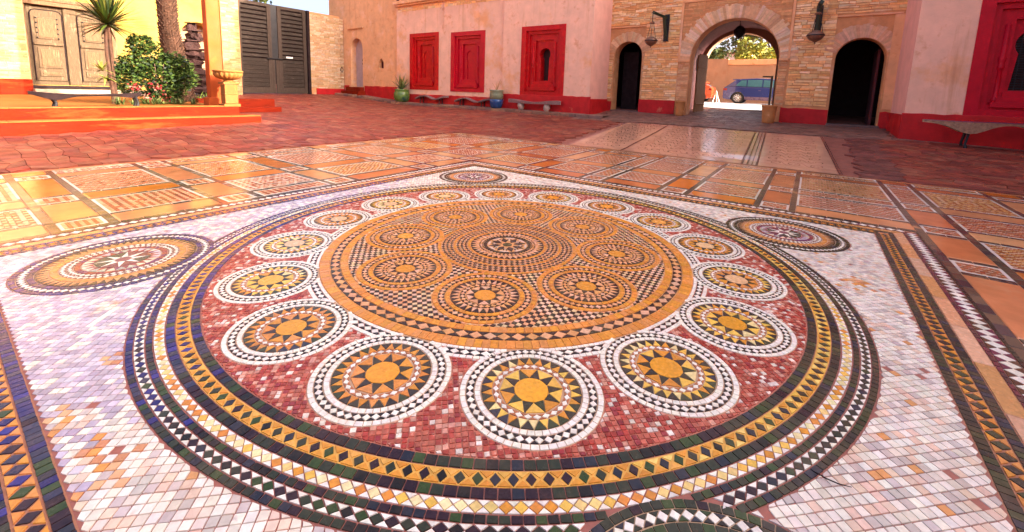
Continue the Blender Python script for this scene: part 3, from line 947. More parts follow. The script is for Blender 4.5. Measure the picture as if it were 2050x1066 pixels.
# ------------------------------------------------------------------ walls
def arch_loop(y0, y1, zb, zs, ztop=None, n=16, horseshoe=0.0, pointed=0.0):
    c = (y0 + y1) / 2; r = (y1 - y0) / 2
    h = (ztop - zs) if ztop else r
    pts = [(y1, zb), (y1, zs)]
    for k in range(1, n):
        a = PI * k / n
        pts.append((c + r * math.cos(a), zs + h * math.sin(a) ** (1 - pointed * .5)))
    pts += [(y0, zs), (y0, zb)]
    return pts                      # starts bottom right going up and round, anticlockwise in (y, z)
def holed(mb, outline, holes, fn):
    bm = bmesh.new()
    es = []
    for loop in [outline] + holes:
        vs = [bm.verts.new((a, b, 0)) for a, b in loop]
        for i in range(len(vs)): es.append(bm.edges.new((vs[i], vs[(i + 1) % len(vs)])))
    bmesh.ops.triangle_fill(bm, edges=es, use_beauty=True, use_dissolve=False, normal=(0, 0, 1))
    bm.verts.index_update()
    vs = [fn(v.co.x, v.co.y, 0) for v in bm.verts]
    fs = [tuple(v.index for v in f.verts) for f in bm.faces]
    mb.mesh(vs, fs)
    bm.free()
def reveal(mb, loop, fn, depth, closed=False):
    n = len(loop)
    vs = [fn(a, b, 0) for a, b in loop] + [fn(a, b, depth) for a, b in loop]
    fs = [(i, (i + 1) % n, n + (i + 1) % n, n + i) for i in range(n if closed else n - 1)]
    mb.mesh(vs, fs)
def onX(x): return lambda a, b, d: (x + d, a, b)     # wall whose face looks to -X, depth d goes into it
def onY(y): return lambda a, b, d: (a, y + d, b)     # wall whose face looks to -Y

def stone_rows(fn, a0, a1, z0, z1, blocks, hrow=(.10, .15), wst=(.22, .62), cols=None, rnd=None, depth=.03):
    """courses of rough stones; blocks(z) -> list of blocked intervals along a"""
    out = []
    z = z0
    while z < z1 - .04:
        h = rnd.uniform(*hrow)
        if z + h > z1: h = z1 - z
        free = [(a0, a1)]
        for (p, q) in blocks(z) + blocks(z + h):
            nf = []
            for (s0, s1) in free:
                if q <= s0 or p >= s1: nf.append((s0, s1)); continue
                if p > s0: nf.append((s0, p))
                if q < s1: nf.append((q, s1))
            free = nf
        for (s0, s1) in free:
            a = s0 + (0 if rnd.random() < .5 else 0)
            while a < s1 - .02:
                w = rnd.uniform(*wst)
                if s1 - (a + w) < .12: w = s1 - a
                g = .009
                j = lambda: rnd.uniform(-.019, .019)
                d = -depth * rnd.uniform(.35, 1.0)
                q = [(a + g, z + g + j()), (a + w - g, z + g + j()), (a + w - g + j() * .5, z + h - g + j()), (a + g + j() * .5, z + h - g + j())]
                k = .02
                out.append((q, d, vary(rnd.choice(cols), .16)))
                a += w
        z += h
    return out
def emit_stones(lst, fn, name, parent, nind, key, mat='stone'):
    lst.sort(key=key)
    def one(mb, it):
        q, d, col = it
        ca = sum(p[0] for p in q) / 4; cb = sum(p[1] for p in q) / 4
        f_ = [(ca + (a - ca) * .93, cb + (b - cb) * .84) for a, b in q]
        vs = [fn(a, b, .03) for a, b in q] + [fn(a, b, d * .6) for a, b in q] + [fn(a, b, d) for a, b in f_]
        fs = []
        for L in (0, 4):
            for i in range(4):
                j = (i + 1) % 4
                fs.append((L + i, L + 4 + i, L + 4 + j, L + j))
        fs.append((8, 11, 10, 9))
        mb.mesh(vs, fs, col)
    for it in lst[:nind]:
        mb = MB(); one(mb, it); mb.build(name, mat, parent)
    if lst[nind:]:
        mb = MB()
        for it in lst[nind:]: one(mb, it)
        mb.build(name, mat, parent, stuff=True)
def voussoirs(fn, c, zs, r0, r1, n, name, parent, cols, a0=0., a1=PI, depth=.05, hs=1.0):
    for k in range(n):
        b0 = a0 + (a1 - a0) * k / n; b1 = a0 + (a1 - a0) * (k + 1) / n
        g = .006
        rr1 = r1 * random.uniform(.96, 1.03)
        q = [(c + r0 * math.cos(b0), zs + hs * r0 * math.sin(b0)), (c + rr1 * math.cos(b0), zs + hs * rr1 * math.sin(b0)),
             (c + rr1 * math.cos(b1), zs + hs * rr1 * math.sin(b1)), (c + r0 * math.cos(b1), zs + hs * r0 * math.sin(b1))]
        ca = sum(p[0] for p in q) / 4; cb = sum(p[1] for p in q) / 4
        q = [(ca + (a - ca) * .96, cb + (b - cb) * .96) for a, b in q]
        q2 = [(ca + (a - ca) * .88, cb + (b - cb) * .92) for a, b in q]
        d = -depth * random.uniform(.6, 1)
        mb = MB()
        vs = [fn(a, b, .03) for a, b in q] + [fn(a, b, d * .7) for a, b in q] + [fn(a, b, d) for a, b in q2]
        fs = []
        for L in (0, 4):
            for i in range(4):
                j = (i + 1) % 4
                fs.append((L + i, L + 4 + i, L + 4 + j, L + j))
        fs += [(8, 11, 10, 9), (8, 9, 10, 11)][:1]
        mb.mesh(vs, fs, vary(random.choice(cols), .14))
        mb.build(name, 'stone', parent)

SAND = [(.84, .50, .21), (.82, .44, .17), (.85, .56, .28), (.80, .39, .14), (.85, .60, .35), (.82, .47, .21)]

def ragged(fn, a0, a1, z0, z1, d, parent, mat='dado'):
    """painted base whose upper edge wanders a little"""
    n = max(3, int((a1 - a0) / .22))
    top = [(a0 + (a1 - a0) * i / n, z1 + random.uniform(-.018, .018)) for i in range(n + 1)]
    mb = MB()
    vs = []
    for a, z in top: vs += [fn(a, z0, -d), fn(a, z - .015, -d), fn(a, z, -d + .015), fn(a, z, 0)]
    fs = []
    for i in range(n):
        for k in range(3): fs.append((4 * i + k, 4 * i + k + 1, 4 * i + k + 5, 4 * i + k + 4))
    fs += [(0, 3, 2, 1), (4 * n, 4 * n + 1, 4 * n + 2, 4 * n + 3)]
    mb.mesh(vs, fs)
    return mb.build('red_dado', mat, parent)
# ---- gatehouse (stone front with the three arches)
gate_h = thing('gatehouse', 'stone gatehouse with three dark arches and red base above the marble carpet', 'building', (16.1, .7, .7))
F = onX(16.1)
AL = arch_loop(4.23, 5.55, .2, 3.28, 3.99)
AM = arch_loop(-1.1, 2.13, .2, 3.06, 4.72, 28)
AR = arch_loop(-4.24, -2.83, .2, 3.02, 3.76)
wall = MB()
holed(wall, [(-4.7, .3), (6.2, .3), (6.2, 12.4), (-4.7, 12.4)], [AL, AM, AR], F)
reveal(wall, AL, F, .6); reveal(wall, AR, F, .6); reveal(wall, AM, F, .7)
wall.box(16.1, 21.6, -9, -4.7, .2, 12.4)
wall.box(16.12, 21.6, 6.2, 9, .2, 12.4)
wall.face([(16.1, -4.7, 12.4), (16.1, 6.2, 12.4), (21.6, 6.2, 12.4), (21.6, -4.7, 12.4)])
wall.build('wall', 'mortar', gate_h)
# passage: side walls, vault, rooms behind the two small doors
pas = MB()
pl = arch_loop(-1.35, 2.75, .2, 3.15, 5.0, 24)
reveal(pas, pl, onX(16.8), 4.2)
holed(pas, [(-1.6, .2), (3.0, .2), (3.0, 5.3), (-1.6, 5.3)], [arch_loop(-1.0999, 2.1299, .21, 3.06, 4.7199, 28)], onX(16.8))
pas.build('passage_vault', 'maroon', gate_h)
back = MB()
AB = arch_loop(-.72, 2.52, .3, 3.25, 4.78, 28)
holed(back, [(-9, .2), (9, .2), (9, 12.4), (-9, 12.4)], [AB], onX(21.6))
holed(back, [(-9, .2), (9, .2), (9, 12.4), (-9, 12.4)], [AB], onX(21.0))
reveal(back, AB, onX(21.0), .6)
back.build('rear_wall', 'terra_wall', gate_h)
for (y0, y1) in ((3.05, 6.15), (-4.65, -1.65)):
    rooms = MB()
    P = [(16.75, y0, .3), (20.9, y0, .3), (20.9, y1, .3), (16.75, y1, .3), (16.75, y0, 4.6), (20.9, y0, 4.6), (20.9, y1, 4.6), (16.75, y1, 4.6)]
    rooms.mesh(P, [(0, 1, 5, 4), (1, 2, 6, 5), (2, 3, 7, 6), (4, 5, 6, 7)])
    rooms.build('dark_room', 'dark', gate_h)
door_in = MB(); door_in.box(17.2, 17.3, 4.75, 5.5, .72, 3.6)
door_in.build('door', 'darkwood', gate_h)['label'] = 'dark wooden door leaf inside the small left arch'
dr2 = MB(); dr2.box(16.72, 17.9, -4.12, -4.05, .68, 3.4)
dr2.build('door', 'maroon', gate_h)
for (y0, y1, z) in ((4.2, 5.58, .74), (-4.3, -2.8, .66)):
    t = MB(); t.box(15.98, 16.7, y0, y1, .4, z + .05); t.build('threshold', pm('threshold_stone', (.12, .06, .05), rough=.6, var=.3), gate_h, bevel=.015)
# recessed rectangular fields (plain plaster) round the arches
fr = MB()
def frame_bar(a0, a1, b0, b1, d=.05): fr.box(16.1 - d, 16.1, a0, a1, b0, b1)
frame_bar(-1.46, 2.62, 5.48, 5.60); frame_bar(2.55, 2.64, 3.1, 5.48); frame_bar(-1.46, -1.37, 3.1, 5.48)
frame_bar(-4.5, -2.75, 4.50, 4.56); frame_bar(4.1, 5.85, 4.60, 4.66)
frame_bar(2.14, 2.62, 3.0, 3.1, .08); frame_bar(-1.42, -1.11, 3.0, 3.1, .08)
fr.build('plaster_moulding', 'orange_plaster', gate_h, bevel=.012)
fld = MB(); fld.box(16.075, 16.1, -4.62, -4.3, 1.3, 4.5); fld.build('plaster_jamb', 'orange_plaster', gate_h)
def gblocks(z):
    o = []
    if z < 4.66: o.append((4.12, 5.8)) if z > 3.2 else o.append((4.16, 5.62))
    if z < 4.56: o.append((-4.62, -2.75))
    o.append((-1.46, 2.62)) if z < 5.6 else None
    return o
G = stone_rows(F, -4.62, 6.12, 1.32, 6.6, gblocks, (.06, .115), (.16, .55), SAND, random.Random(21))
emit_stones(G, F, 'wall_stone', gate_h, 290, lambda it: (Vector((16.1, it[0][0][0], it[0][0][1])) - CAM).length + (4 if it[0][0][1] > 5.9 else 0))
# narrow brick jambs beside the arches
J = []
for (a0, a1, z0, z1) in ((2.16, 2.6, 1.35, 3.0), (-1.40, -1.12, 1.25, 3.0), (5.58, 5.82, 1.35, 3.9), (4.12, 4.22, 1.35, 3.2)):
    J += stone_rows(F, a0, a1, z0, z1, lambda z: [], (.07, .10), (.18, .4), [(.64, .33, .16), (.60, .28, .12), (.68, .40, .2)], random.Random(int(a0 * 10)))
def mainb(z):
    r = 2.22; dz = z - 3.06
    if dz < 0: return [(-9, 9)]
    w = math.sqrt(max(0, r * r - dz * dz)); return [(.515 - w, .515 + w)]
J += stone_rows(F, -1.36, 2.54, 3.12, 5.46, mainb, (.07, .1), (.2, .45), [(.66, .33, .14), (.62, .28, .11)], random.Random(4), .02)
emit_stones(J, F, 'jamb_brick', gate_h, 0, lambda it: 0)
voussoirs(F, .515, 3.06, 1.64, 2.2, 62, 'voussoir', gate_h, [(.72, .45, .26), (.66, .36, .19), (.74, .52, .36)])
voussoirs(F, 4.89, 3.28, .68, 1.12, 27, 'voussoir', gate_h, [(.72, .45, .26), (.66, .36, .19)], .25, PI - .25, .035)
voussoirs(F, -3.535, 3.02, .73, 1.2, 31, 'voussoir', gate_h, [(.70, .40, .25), (.68, .36, .2)], .3, PI - .3, .02)
for (a0, a1, z1) in ((2.62, 4.22, 1.33), (-2.82, -1.34, 1.22), (-4.68, -4.26, 1.21), (5.57, 6.18, 1.2)):
    ragged(F, a0, a1, .45, z1, .07, gate_h)
ledge = MB(); ledge.box(15.95, 16.1, 1.0, 4.2, .4, .6); 
leaf = thing('passage_door', 'tall brown wooden gate leaf folded open inside the main arch', 'door', (17.95, 2.12, .8))
pdm = MB()
for i in range(6):
    t0, t1 = i / 6, (i + 1) / 6
    x0, y0 = 17.9 + .9 * t0, 2.16 - .22 * t0; x1, y1 = 17.9 + .9 * t1 - .01, 2.16 - .22 * t1
    pl_ = MB(); P = [(x0, y0, .8), (x1, y1, .8), (x1, y1 + .07, .8), (x0, y0 + .07, .8)]
    vs = P + [(a, b, 3.5 if i else 3.45) for a, b, c in P]
    pl_.mesh(vs, [(3, 2, 1, 0), (4, 5, 6, 7), (0, 1, 5, 4), (1, 2, 6, 5), (2, 3, 7, 6), (3, 0, 4, 7)])
    pl_.build('plank', 'passwood', leaf)
for z in (1.2, 2.9):
    b = MB(); b.tube([(17.9, 2.13, z), (18.75, 1.93, z)], .03, 4); b.build('rail', 'passwood', leaf)
nt = MB(); nt.box(18.2, 18.22, 2.25, 2.33, 2.75, 3.3)
tag(nt.build('notice_board', 'white'), 'narrow white notice on the dark passage wall above the wooden gate leaf', 'notice')

# ---- window wing
wing = thing('palace_wing', 'long pink plaster wing with three red window frames and a dentilled cornice', 'building', (14.2, 12, .6))
FW = onX(14.2)
W = [(15.34, 17.78, 1.43, 4.72), (11.94, 14.38, 1.39, 4.63), (7.14, 9.57, 1.34, 4.63)]
wall = MB()
rects = [[(y1, z0), (y1, z1), (y0, z1), (y0, z0)] for y0, y1, z0, z1 in W]
holed(wall, [(10.7, .2), (19, .2), (19, 12.4), (10.7, 12.4)], rects[:2], FW)
holed(wall, [(5.8, .2), (10.7, .2), (10.7, 12.4), (5.8, 12.4)], rects[2:], onX(14.12))
wall.face([(14.12, 10.7, .2), (14.2, 10.7, .2), (14.2, 10.7, 12.4), (14.12, 10.7, 12.4)])
wall.face([(14.12, 5.8, 12.4), (14.2, 19, 12.4), (21.6, 19, 12.4), (21.6, 5.8, 12.4)])
wall.face([(21.6, 5.8, .2), (21.6, 19, .2), (21.6, 19, 12.4), (21.6, 5.8, 12.4)])
wall.build('wall', 'pink', wing)
rt_ = MB(); rt_.face([(14.12, 5.8, .2), (14.12, 5.8, 12.4), (16.2, 5.8, 12.4), (16.2, 5.8, .2)])
rt_.face([(16.2, 5.8, .2), (16.2, 5.8, 12.4), (16.2, 6.2, 12.4), (16.2, 6.2, .2)])
rt_.build('side_wall', 'pink_side', wing)
def red_window(x, y0, y1, z0, z1, parent, openk, mat='red', kr=.122, slot=.72):
    """nested painted frames stepping into the wall, a keyhole niche between two colonnettes, steps below"""
    fn = onX(x)
    w, h = y1 - y0, z1 - z0
    cy = (y0 + y1) / 2
    fr = MB()
    lv = [(0, 0, -.03), (.27, .20, -.03), (.27, .20, .07), (.42, .34, .07), (.42, .34, .16)]
    loops = [[(y1 - a, z0 + b * .9), (y1 - a, z1 - b * 1.1), (y0 + a, z1 - b * 1.1), (y0 + a, z0 + b * .9)] for a, b, d in lv]
    for i in range(len(lv) - 1):
        A, B = loops[i], loops[i + 1]
        vs = [fn(p, q, lv[i][2]) for p, q in A] + [fn(p, q, lv[i + 1][2]) for p, q in B]
        fr.mesh(vs, [(k, (k + 1) % 4, 4 + (k + 1) % 4, 4 + k) for k in range(4)])
    vs = [fn(p, q, -.03) for p, q in loops[0]] + [fn(p, q, .1) for p, q in loops[0]]
    fr.mesh(vs, [(k, 4 + k, 4 + (k + 1) % 4, (k + 1) % 4) for k in range(4)])
    win = fr.build('window', mat, parent)
    # keyhole panel
    kp = MB()
    A = loops[-1]
    rk = w * kr
    zc = z0 + h * .60
    a_s = R(-38)
    key = [(cy + rk * slot, z0 + h * .22)]
    for k in range(17):
        an = a_s + (PI - 2 * a_s) * k / 16
        key.append((cy + rk * math.cos(an), zc + rk * math.sin(an)))
    key.append((cy - rk * slot, z0 + h * .22))
    inn = [(cy + w * .2, z0 + h * .2), (cy + w * .2, z1 - h * .2), (cy - w * .2, z1 - h * .2), (cy - w * .2, z0 + h * .2)]
    holed(kp, A, [inn], onX(x + .16))
    reveal(kp, inn, onX(x + .16), .10, True)
    holed(kp, inn, [key], onX(x + .26))
    reveal(kp, key, onX(x + .26), .34 if openk else .05, True)
    kp.build('keyhole_panel', mat, win)
    bk = MB(); d = .6 if openk else .31
    bk.face([(x + d, cy - rk * 1.3, z0 + h * .2), (x + d, cy + rk * 1.3, z0 + h * .2), (x + d, cy + rk * 1.3, zc + rk * 1.2), (x + d, cy - rk * 1.3, zc + rk * 1.2)])
    bk.build('niche_back', 'dark' if openk else mat, win)
    if openk == 2:
        gr = MB()
        for i in range(22):
            zz = z0 + h * .22 + i * .065
            if zz < zc + rk: gr.tube([(x + .3, cy - rk, zz), (x + .3, cy + rk, zz)], .012, 5)
        for i in range(7): gr.tube([(x + .32, cy - rk + 2 * rk * i / 6, z0 + h * .22), (x + .32, cy - rk + 2 * rk * i / 6, zc + rk)], .008, 5)
        gr.build('grille', 'iron', win)
    for s_ in (-1, 1):
        cl = MB(); yy = cy + s_ * w * .255
        cl.lathe([(.08, 0), (.08, .08), (.055, .12), (.05, h * .27), (.075, h * .28), (.075, h * .30), (.055, h * .31), (.075, h * .34), (.085, h * .37), (.06, h * .38), (.06, h * .64)], (x + .17, yy, z0 + h * .12), 12)
        cl.build('colonnette', mat, win, smooth=True)
    for i in range(3):
        sp = MB(); ww = w * (.30 - .045 * i)
        sp.box(x - .02 + i * .07, x + .25, cy - ww, cy + ww, z0 + h * (.075 + .045 * i), z0 + h * (.12 + .045 * i))
        sp.build('ledge', mat, win, bevel=.008)
    return win
red_window(14.2, *W[0], wing, 0)
red_window(14.2, *W[1], wing, 0, 'crimson')
w3 = red_window(14.12, *W[2], wing, 1)
w3['label'] = 'red window with an open dark keyhole'
ragged(FW, 10.75, 18.95, .3, 1.16, .05, wing); ragged(onX(14.12), 5.74, 10.7, .3, 1.37, .06, wing)
for B_ in ((14.12, 16.0, 5.73, 5.8, .3, 1.28),):
    dd = MB(); dd.box(*B_); dd.build('red_dado', 'dado', wing, bevel=.012)
co = MB(); co.box(13.9, 14.2, 10.75, 19.0, 6.46, 6.66); co.box(14.0, 14.2, 10.75, 19.0, 6.36, 6.45)
co.build('cornice', 'orange_plaster', wing, bevel=.02)
for i in range(38):
    b = MB(); y = 18.85 - i * .215
    b.box(13.98, 14.15, y - .06, y + .06, 6.67, 7.1); b.build('baluster', 'maroon' if i % 2 else 'orange_plaster', wing)
rl = MB(); rl.box(13.9, 14.2, 10.75, 19.0, 7.11, 7.3); rl.build('balcony_rail', 'orange_plaster', wing, bevel=.02)
Fz = stone_rows(onX(14.12), 5.85, 10.65, 5.95, 7.2, lambda z: [], (.1, .14), (.2, .5), SAND, random.Random(9), .02)
emit_stones(Fz, onX(14.12), 'frieze_stone', wing, 60, lambda it: it[0][0][1])
Fz = stone_rows(onX(14.2), 10.75, 18.9, 6.05, 6.34, lambda z: [], (.1, .14), (.2, .5), SAND, random.Random(10), .02)
emit_stones(Fz, onX(14.2), 'frieze_stone', wing, 30, lambda it: it[0][0][0])
for y in (10.72, 14.9, 15.02):
    g_ = MB(); g_.tube([(14.17, y, 4.9 if y > 11 else 1.4), (14.17, y + .02, 6.3)], .03, 6); g_.build('drain_pipe', 'pink', wing)

# ---- corner tower with the small arched door
tower = thing('corner_tower', 'tall orange plaster tower with a small arched door and a pointed niche', 'building', (14.3, 22, .8))
FT = onX(14.3)
D = arch_loop(22.62, 23.95, 1.48, 4.0, 4.74)
NI = [(20.41, 2.71), (20.9, 2.71), (20.9, 3.05), (20.8, 3.22), (20.655, 3.37), (20.51, 3.22), (20.41, 3.05)][::-1]
wall = MB()
holed(wall, [(19, .3), (26, .3), (26, 13), (19, 13)], [D, NI], FT)
reveal(wall, D, FT, .5); reveal(wall, NI, FT, .25, True)
wall.box(14.31, 20, 26, 26.5, .3, 13)
wall.face([(14.3, 19, 13), (14.3, 26, 13), (20, 26, 13), (20, 19, 13)])
wall.face([(14.3, 19, 12), (14.3, 19, 13), (20, 19, 13), (20, 19, 12)])
wall.build('wall', 'orange_plaster', tower)
dl = MB(); dl.box(14.72, 14.8, 22.5, 24.0, 1.4, 4.85); d_ = dl.build('door', 'lilac_door', tower)
for z in (3.3, 3.05):
    k = MB(); k.blob((14.70, 23.2, z), (.03, .05, .05), 1, .05); k.build('door_knocker', 'iron', d_)
n_ = MB(); n_.box(14.52, 14.56, 20.35, 20.95, 2.65, 3.45); n_.build('niche_back', 'maroon', tower)
l_ = MB(); l_.box(14.2, 14.3, 22.5, 24.17, 5.36, 5.46); l_.build('lintel', 'orange_plaster', tower, bevel=.015)
for (a_, b_) in ((19.02, 22.4), (24.2, 25.9)):
    ragged(FT, a_, b_, .4, 1.55, .05, tower)
sp = MB(); sp.box(13.7, 14.3, 22.3, 24.3, .5, 1.2); sp.box(13.95, 14.3, 22.5, 24.1, 1.2, 1.46); sp.build('door_step', 'step', tower, bevel=.02)
em = MB()
for (a, b) in ((24.85, 2.62), (24.55, 2.62)):
    for q in range(4):
        an = PI / 4 + q * PI / 2
        P = [(a + .17 * math.cos(an + s_ * PI / 4 - PI / 4), b + .2 * math.sin(an + s_ * PI / 4 - PI / 4)) for s_ in (0, 2)]
        em.tube([(13.98, P[0][0], P[0][1]), (13.98, P[1][0], P[1][1])], .018, 5)
em.build('lattice_emblem', 'iron', tower)

# ---- kerb along the wing
kerb = setting('kerb')
rnd = random.Random(31)
y = 4.9
while y < 24.5:
    L = rnd.uniform(.3, .65)
    x0 = 13.4 + rnd.uniform(-.03, .03)
    z = tz(13.4, y + L / 2)
    mb = MB(); mb.box(x0, 13.72, y + .012, y + L - .012, z - .1, z + .13 + rnd.uniform(-.015, .015), vary(rnd.choice(((.24, .11, .07), (.30, .15, .09), (.20, .10, .08))), .2), jit=.012)
    mb.build('kerb_stone', 'stone', kerb, bevel=.018)
    y += L
pv = MB()
for i in range(40):
    a, b = 4.9 + i * .49, 4.9 + (i + 1) * .49
    pv.face([(13.7, a, tz(13.4, a) + .125), (16.0 if a < 5.6 else 14.3, a, tz(13.4, a) + .15), (16.0 if a < 5.6 else 14.3, b, tz(13.4, b) + .15), (13.7, b, tz(13.4, b) + .125)])
tag(pv.build('pavement', pm('cobbled_ledge', (.26, .12, .08), rough=.8, var=.4, scale=5, bump=.6, bscale=9)), kind='structure')

# ---- right wing
rw = thing('right_wing', 'pink plaster wing on the far right with a deep red window and red base', 'building', (13.5, -7, .5))
FR = onX(13.5)
WR = (-8.15, -5.74, 1.25, 4.45)
wall = MB()
holed(wall, [(-14, .1), (-4.55, .1), (-4.55, 12.4), (-14, 12.4)], [[(WR[1], WR[2]), (WR[1], WR[3]), (WR[0], WR[3]), (WR[0], WR[2])]], FR)
wall.face([(13.5, -14, 12.4), (13.5, -4.55, 12.4), (21.6, -4.55, 12.4), (21.6, -14, 12.4)])
wall.build('wall', 'pink', rw)
s_ = MB(); s_.face([(13.5, -4.55, .1), (16.15, -4.55, .1), (16.15, -4.55, 12.4), (13.5, -4.55, 12.4)]); s_.build('side_wall', 'pink_side', rw)
red_window(13.5, *WR, rw, 2, 'crimson', .168, .96)
ragged(FR, -10.9, -4.5, .1, 1.25, .07, rw)
dd = MB(); dd.box(13.51, 16.0, -4.55, -4.49, .2, 1.2); dd.build('red_dado', 'dado', rw, bevel=.015)

# ---- unseen wing, added and sized to shade the floor from the sun
sw = thing('unseen_shade_wing', 'unseen pink wing added to shade the floor from the sun', 'building', (0, -11, 0))
b = MB(); b.box(-22, 13.4, -14, -11, -.3, 8.9); b.build('wall', 'pink', sw)
dd = MB(); dd.box(-22, 13.4, -11, -10.93, -.3, 1.1); dd.build('red_dado', 'dado', sw)
pr_ = MB(); pr_.box(-22, 13.4, -14, -10.8, 8.9, 9.15); pr_.build('parapet', 'orange_plaster', sw)

# ---- left building with the carved door
lb = thing('left_building', 'sunlit yellow plaster building with a carved double door and an arched recess', 'building', (2, 24.2, .7))
FL = onY(24.2)
DOOR = [(2.1, 1.14), (2.1, 4.42), (-.46, 4.42), (-.46, 1.14)]
AN = arch_loop(4.72, 6.35, .6, 3.75, 4.55, 12)
wall = MB()
holed(wall, [(-9, .2), (6.5, .2), (6.5, 8.5), (-9, 8.5)], [DOOR, AN], FL)
reveal(wall, AN, FL, .9); reveal(wall, DOOR, FL, .3, True)
wall.face([(-9, 24.2, 8.5), (6.5, 24.2, 8.5), (6.5, 30, 8.5), (-9, 30, 8.5)])
wall.face([(6.5, 24.2, .2), (6.5, 30, .2), (6.5, 30, 8.5), (6.5, 24.2, 8.5)])
wall.build('wall', 'yellow', lb)
nb = MB(); nb.box(4.5, 6.6, 25.05, 25.1, .5, 4.8); nb.build('niche_back', 'terra_wall', lb)
BR = [(.42, .25, .10), (.40, .22, .08), (.46, .29, .14), (.36, .18, .06)]
pj = MB(); pj.box(6.5, 7.38, 23.95, 24.6, .3, 9.0); pj.build('brick_pier', 'mortar', lb)
Q = stone_rows(onY(23.95), 6.52, 7.36, .95, 6.9, lambda z: [], (.08, .11), (.2, .42), BR, random.Random(5), .02)
emit_stones(Q, onY(23.95), 'pier_brick', lb, 120, lambda it: it[0][0][1])
pj = MB(); pj.box(-9, -.5, 23.95, 24.2, .3, 8.5); pj.build('brick_pier', 'mortar', lb)
Q = stone_rows(onY(23.95), -5.5, -.52, 1.37, 5.6, lambda z: [], (.08, .11), (.2, .42), BR, random.Random(6), .02)
emit_stones(Q, onY(23.95), 'pier_brick', lb, 170, lambda it: -it[0][0][0])
dd = MB(); dd.box(-9, -.48, 23.88, 23.95, .5, 1.36); dd.build('red_dado', 'step', lb, bevel=.015)
# carved double door
cd = thing('carved_door', 'pale carved wooden double door with round-cornered panels behind the yucca', 'door', (.8, 24.3, 1.14))
b = MB(); b.box(-.46, 2.1, 24.3, 24.36, 1.14, 4.42); b.build('door_frame', 'doorwood', cd)
def rr_panel(a0, a1, b0, b1, r, d0, d1, name, parent, mat):
    pts = [(a0, b0), (a1, b0)]
    for k in range(5):
        an = PI / 2 * k / 4
        pts.append((a1 - r + r * math.cos(an), b1 - r + r * math.sin(an)))
    for k in range(5):
        an = PI / 2 + PI / 2 * k / 4
        pts.append((a0 + r + r * math.cos(an), b1 - r + r * math.sin(an)))
    mb = MB(); mb.prism(pts, lambda a, b, d: (a, d, b), d0, d1)
    return mb.build(name, mat, parent, bevel=.01)
for (a0, a1) in ((-.32, .60), (1.06, 1.98)):
    lf = rr_panel(a0, a1, 1.32, 4.22, .16, 24.3, 24.24, 'door_leaf', cd, 'doorwood')
    ol = MB()
    ol.tube([(a0, 24.235, 1.32), (a0, 24.235, 4.08), (a0 + .06, 24.235, 4.2), (a0 + .16, 24.235, 4.24), (a1 - .16, 24.235, 4.24), (a1 - .06, 24.235, 4.2), (a1, 24.235, 4.08), (a1, 24.235, 1.32)], .02, 6)
    ol.build('dark_moulding', 'darkwood', lf)
    for (z0, z1) in ((1.5, 1.75), (1.85, 2.7), (3.05, 3.95)):
        p_ = MB(); p_.box(a0 + .12, a1 - .12, 24.2, 24.24, z0, z1); pp = p_.build('panel', 'doorwood', lf, bevel=.015)
        p_ = MB(); p_.box(a0 + .2, a1 - .2, 24.18, 24.2, z0 + .07, z1 - .07); p_.build('raised_panel', 'oldwood', lf, bevel=.01)
    rl = MB(); rl.box(a0 + .03, a1 - .03, 24.15, 24.24, 2.80, 2.92); rl.build('rail', 'doorwood', lf, bevel=.015)
    st_ = MB()
    for i in range(5):
        st_.blob((a0 + .16, 24.18, 3.1 + i * .2), (.03, .03, .03), i, .05); st_.blob((a1 - .16, 24.18, 3.1 + i * .2), (.03, .03, .03), i, .05)
    st_.build('studs', 'iron', lf)
mp = MB(); mp.box(.64, 1.02, 24.2, 24.3, 1.14, 4.42); mp.build('mullion', 'doorwood', cd, bevel=.03)
hd = MB(); hd.box(-.6, 2.25, 24.05, 24.3, 4.42, 4.58); hd.box(-.55, 2.2, 24.1, 24.3, 4.6, 4.75); hd.build('head_beam', 'oldwood', cd, bevel=.02)
jb = MB(); jb.box(-.62, -.46, 24.0, 24.3, 1.0, 4.42); jb.box(2.1, 2.26, 24.05, 24.3, 1.0, 4.42); jb.build('jamb', 'oldwood', cd, bevel=.02)
sl = MB(); sl.box(-.6, 2.3, 23.9, 24.3, 1.0, 1.12); sl.build('sill', 'darkwood', cd, bevel=.02)
pst = MB(); pst.box(-.5, 4.4, 23.3, 24.15, .7, .98); tag(pst.build('door_plinth', pm('pale_plinth', (.34, .24, .16), rough=.7, var=.2), bevel=.03), 'pale worn stone step below the carved wooden door', 'step')

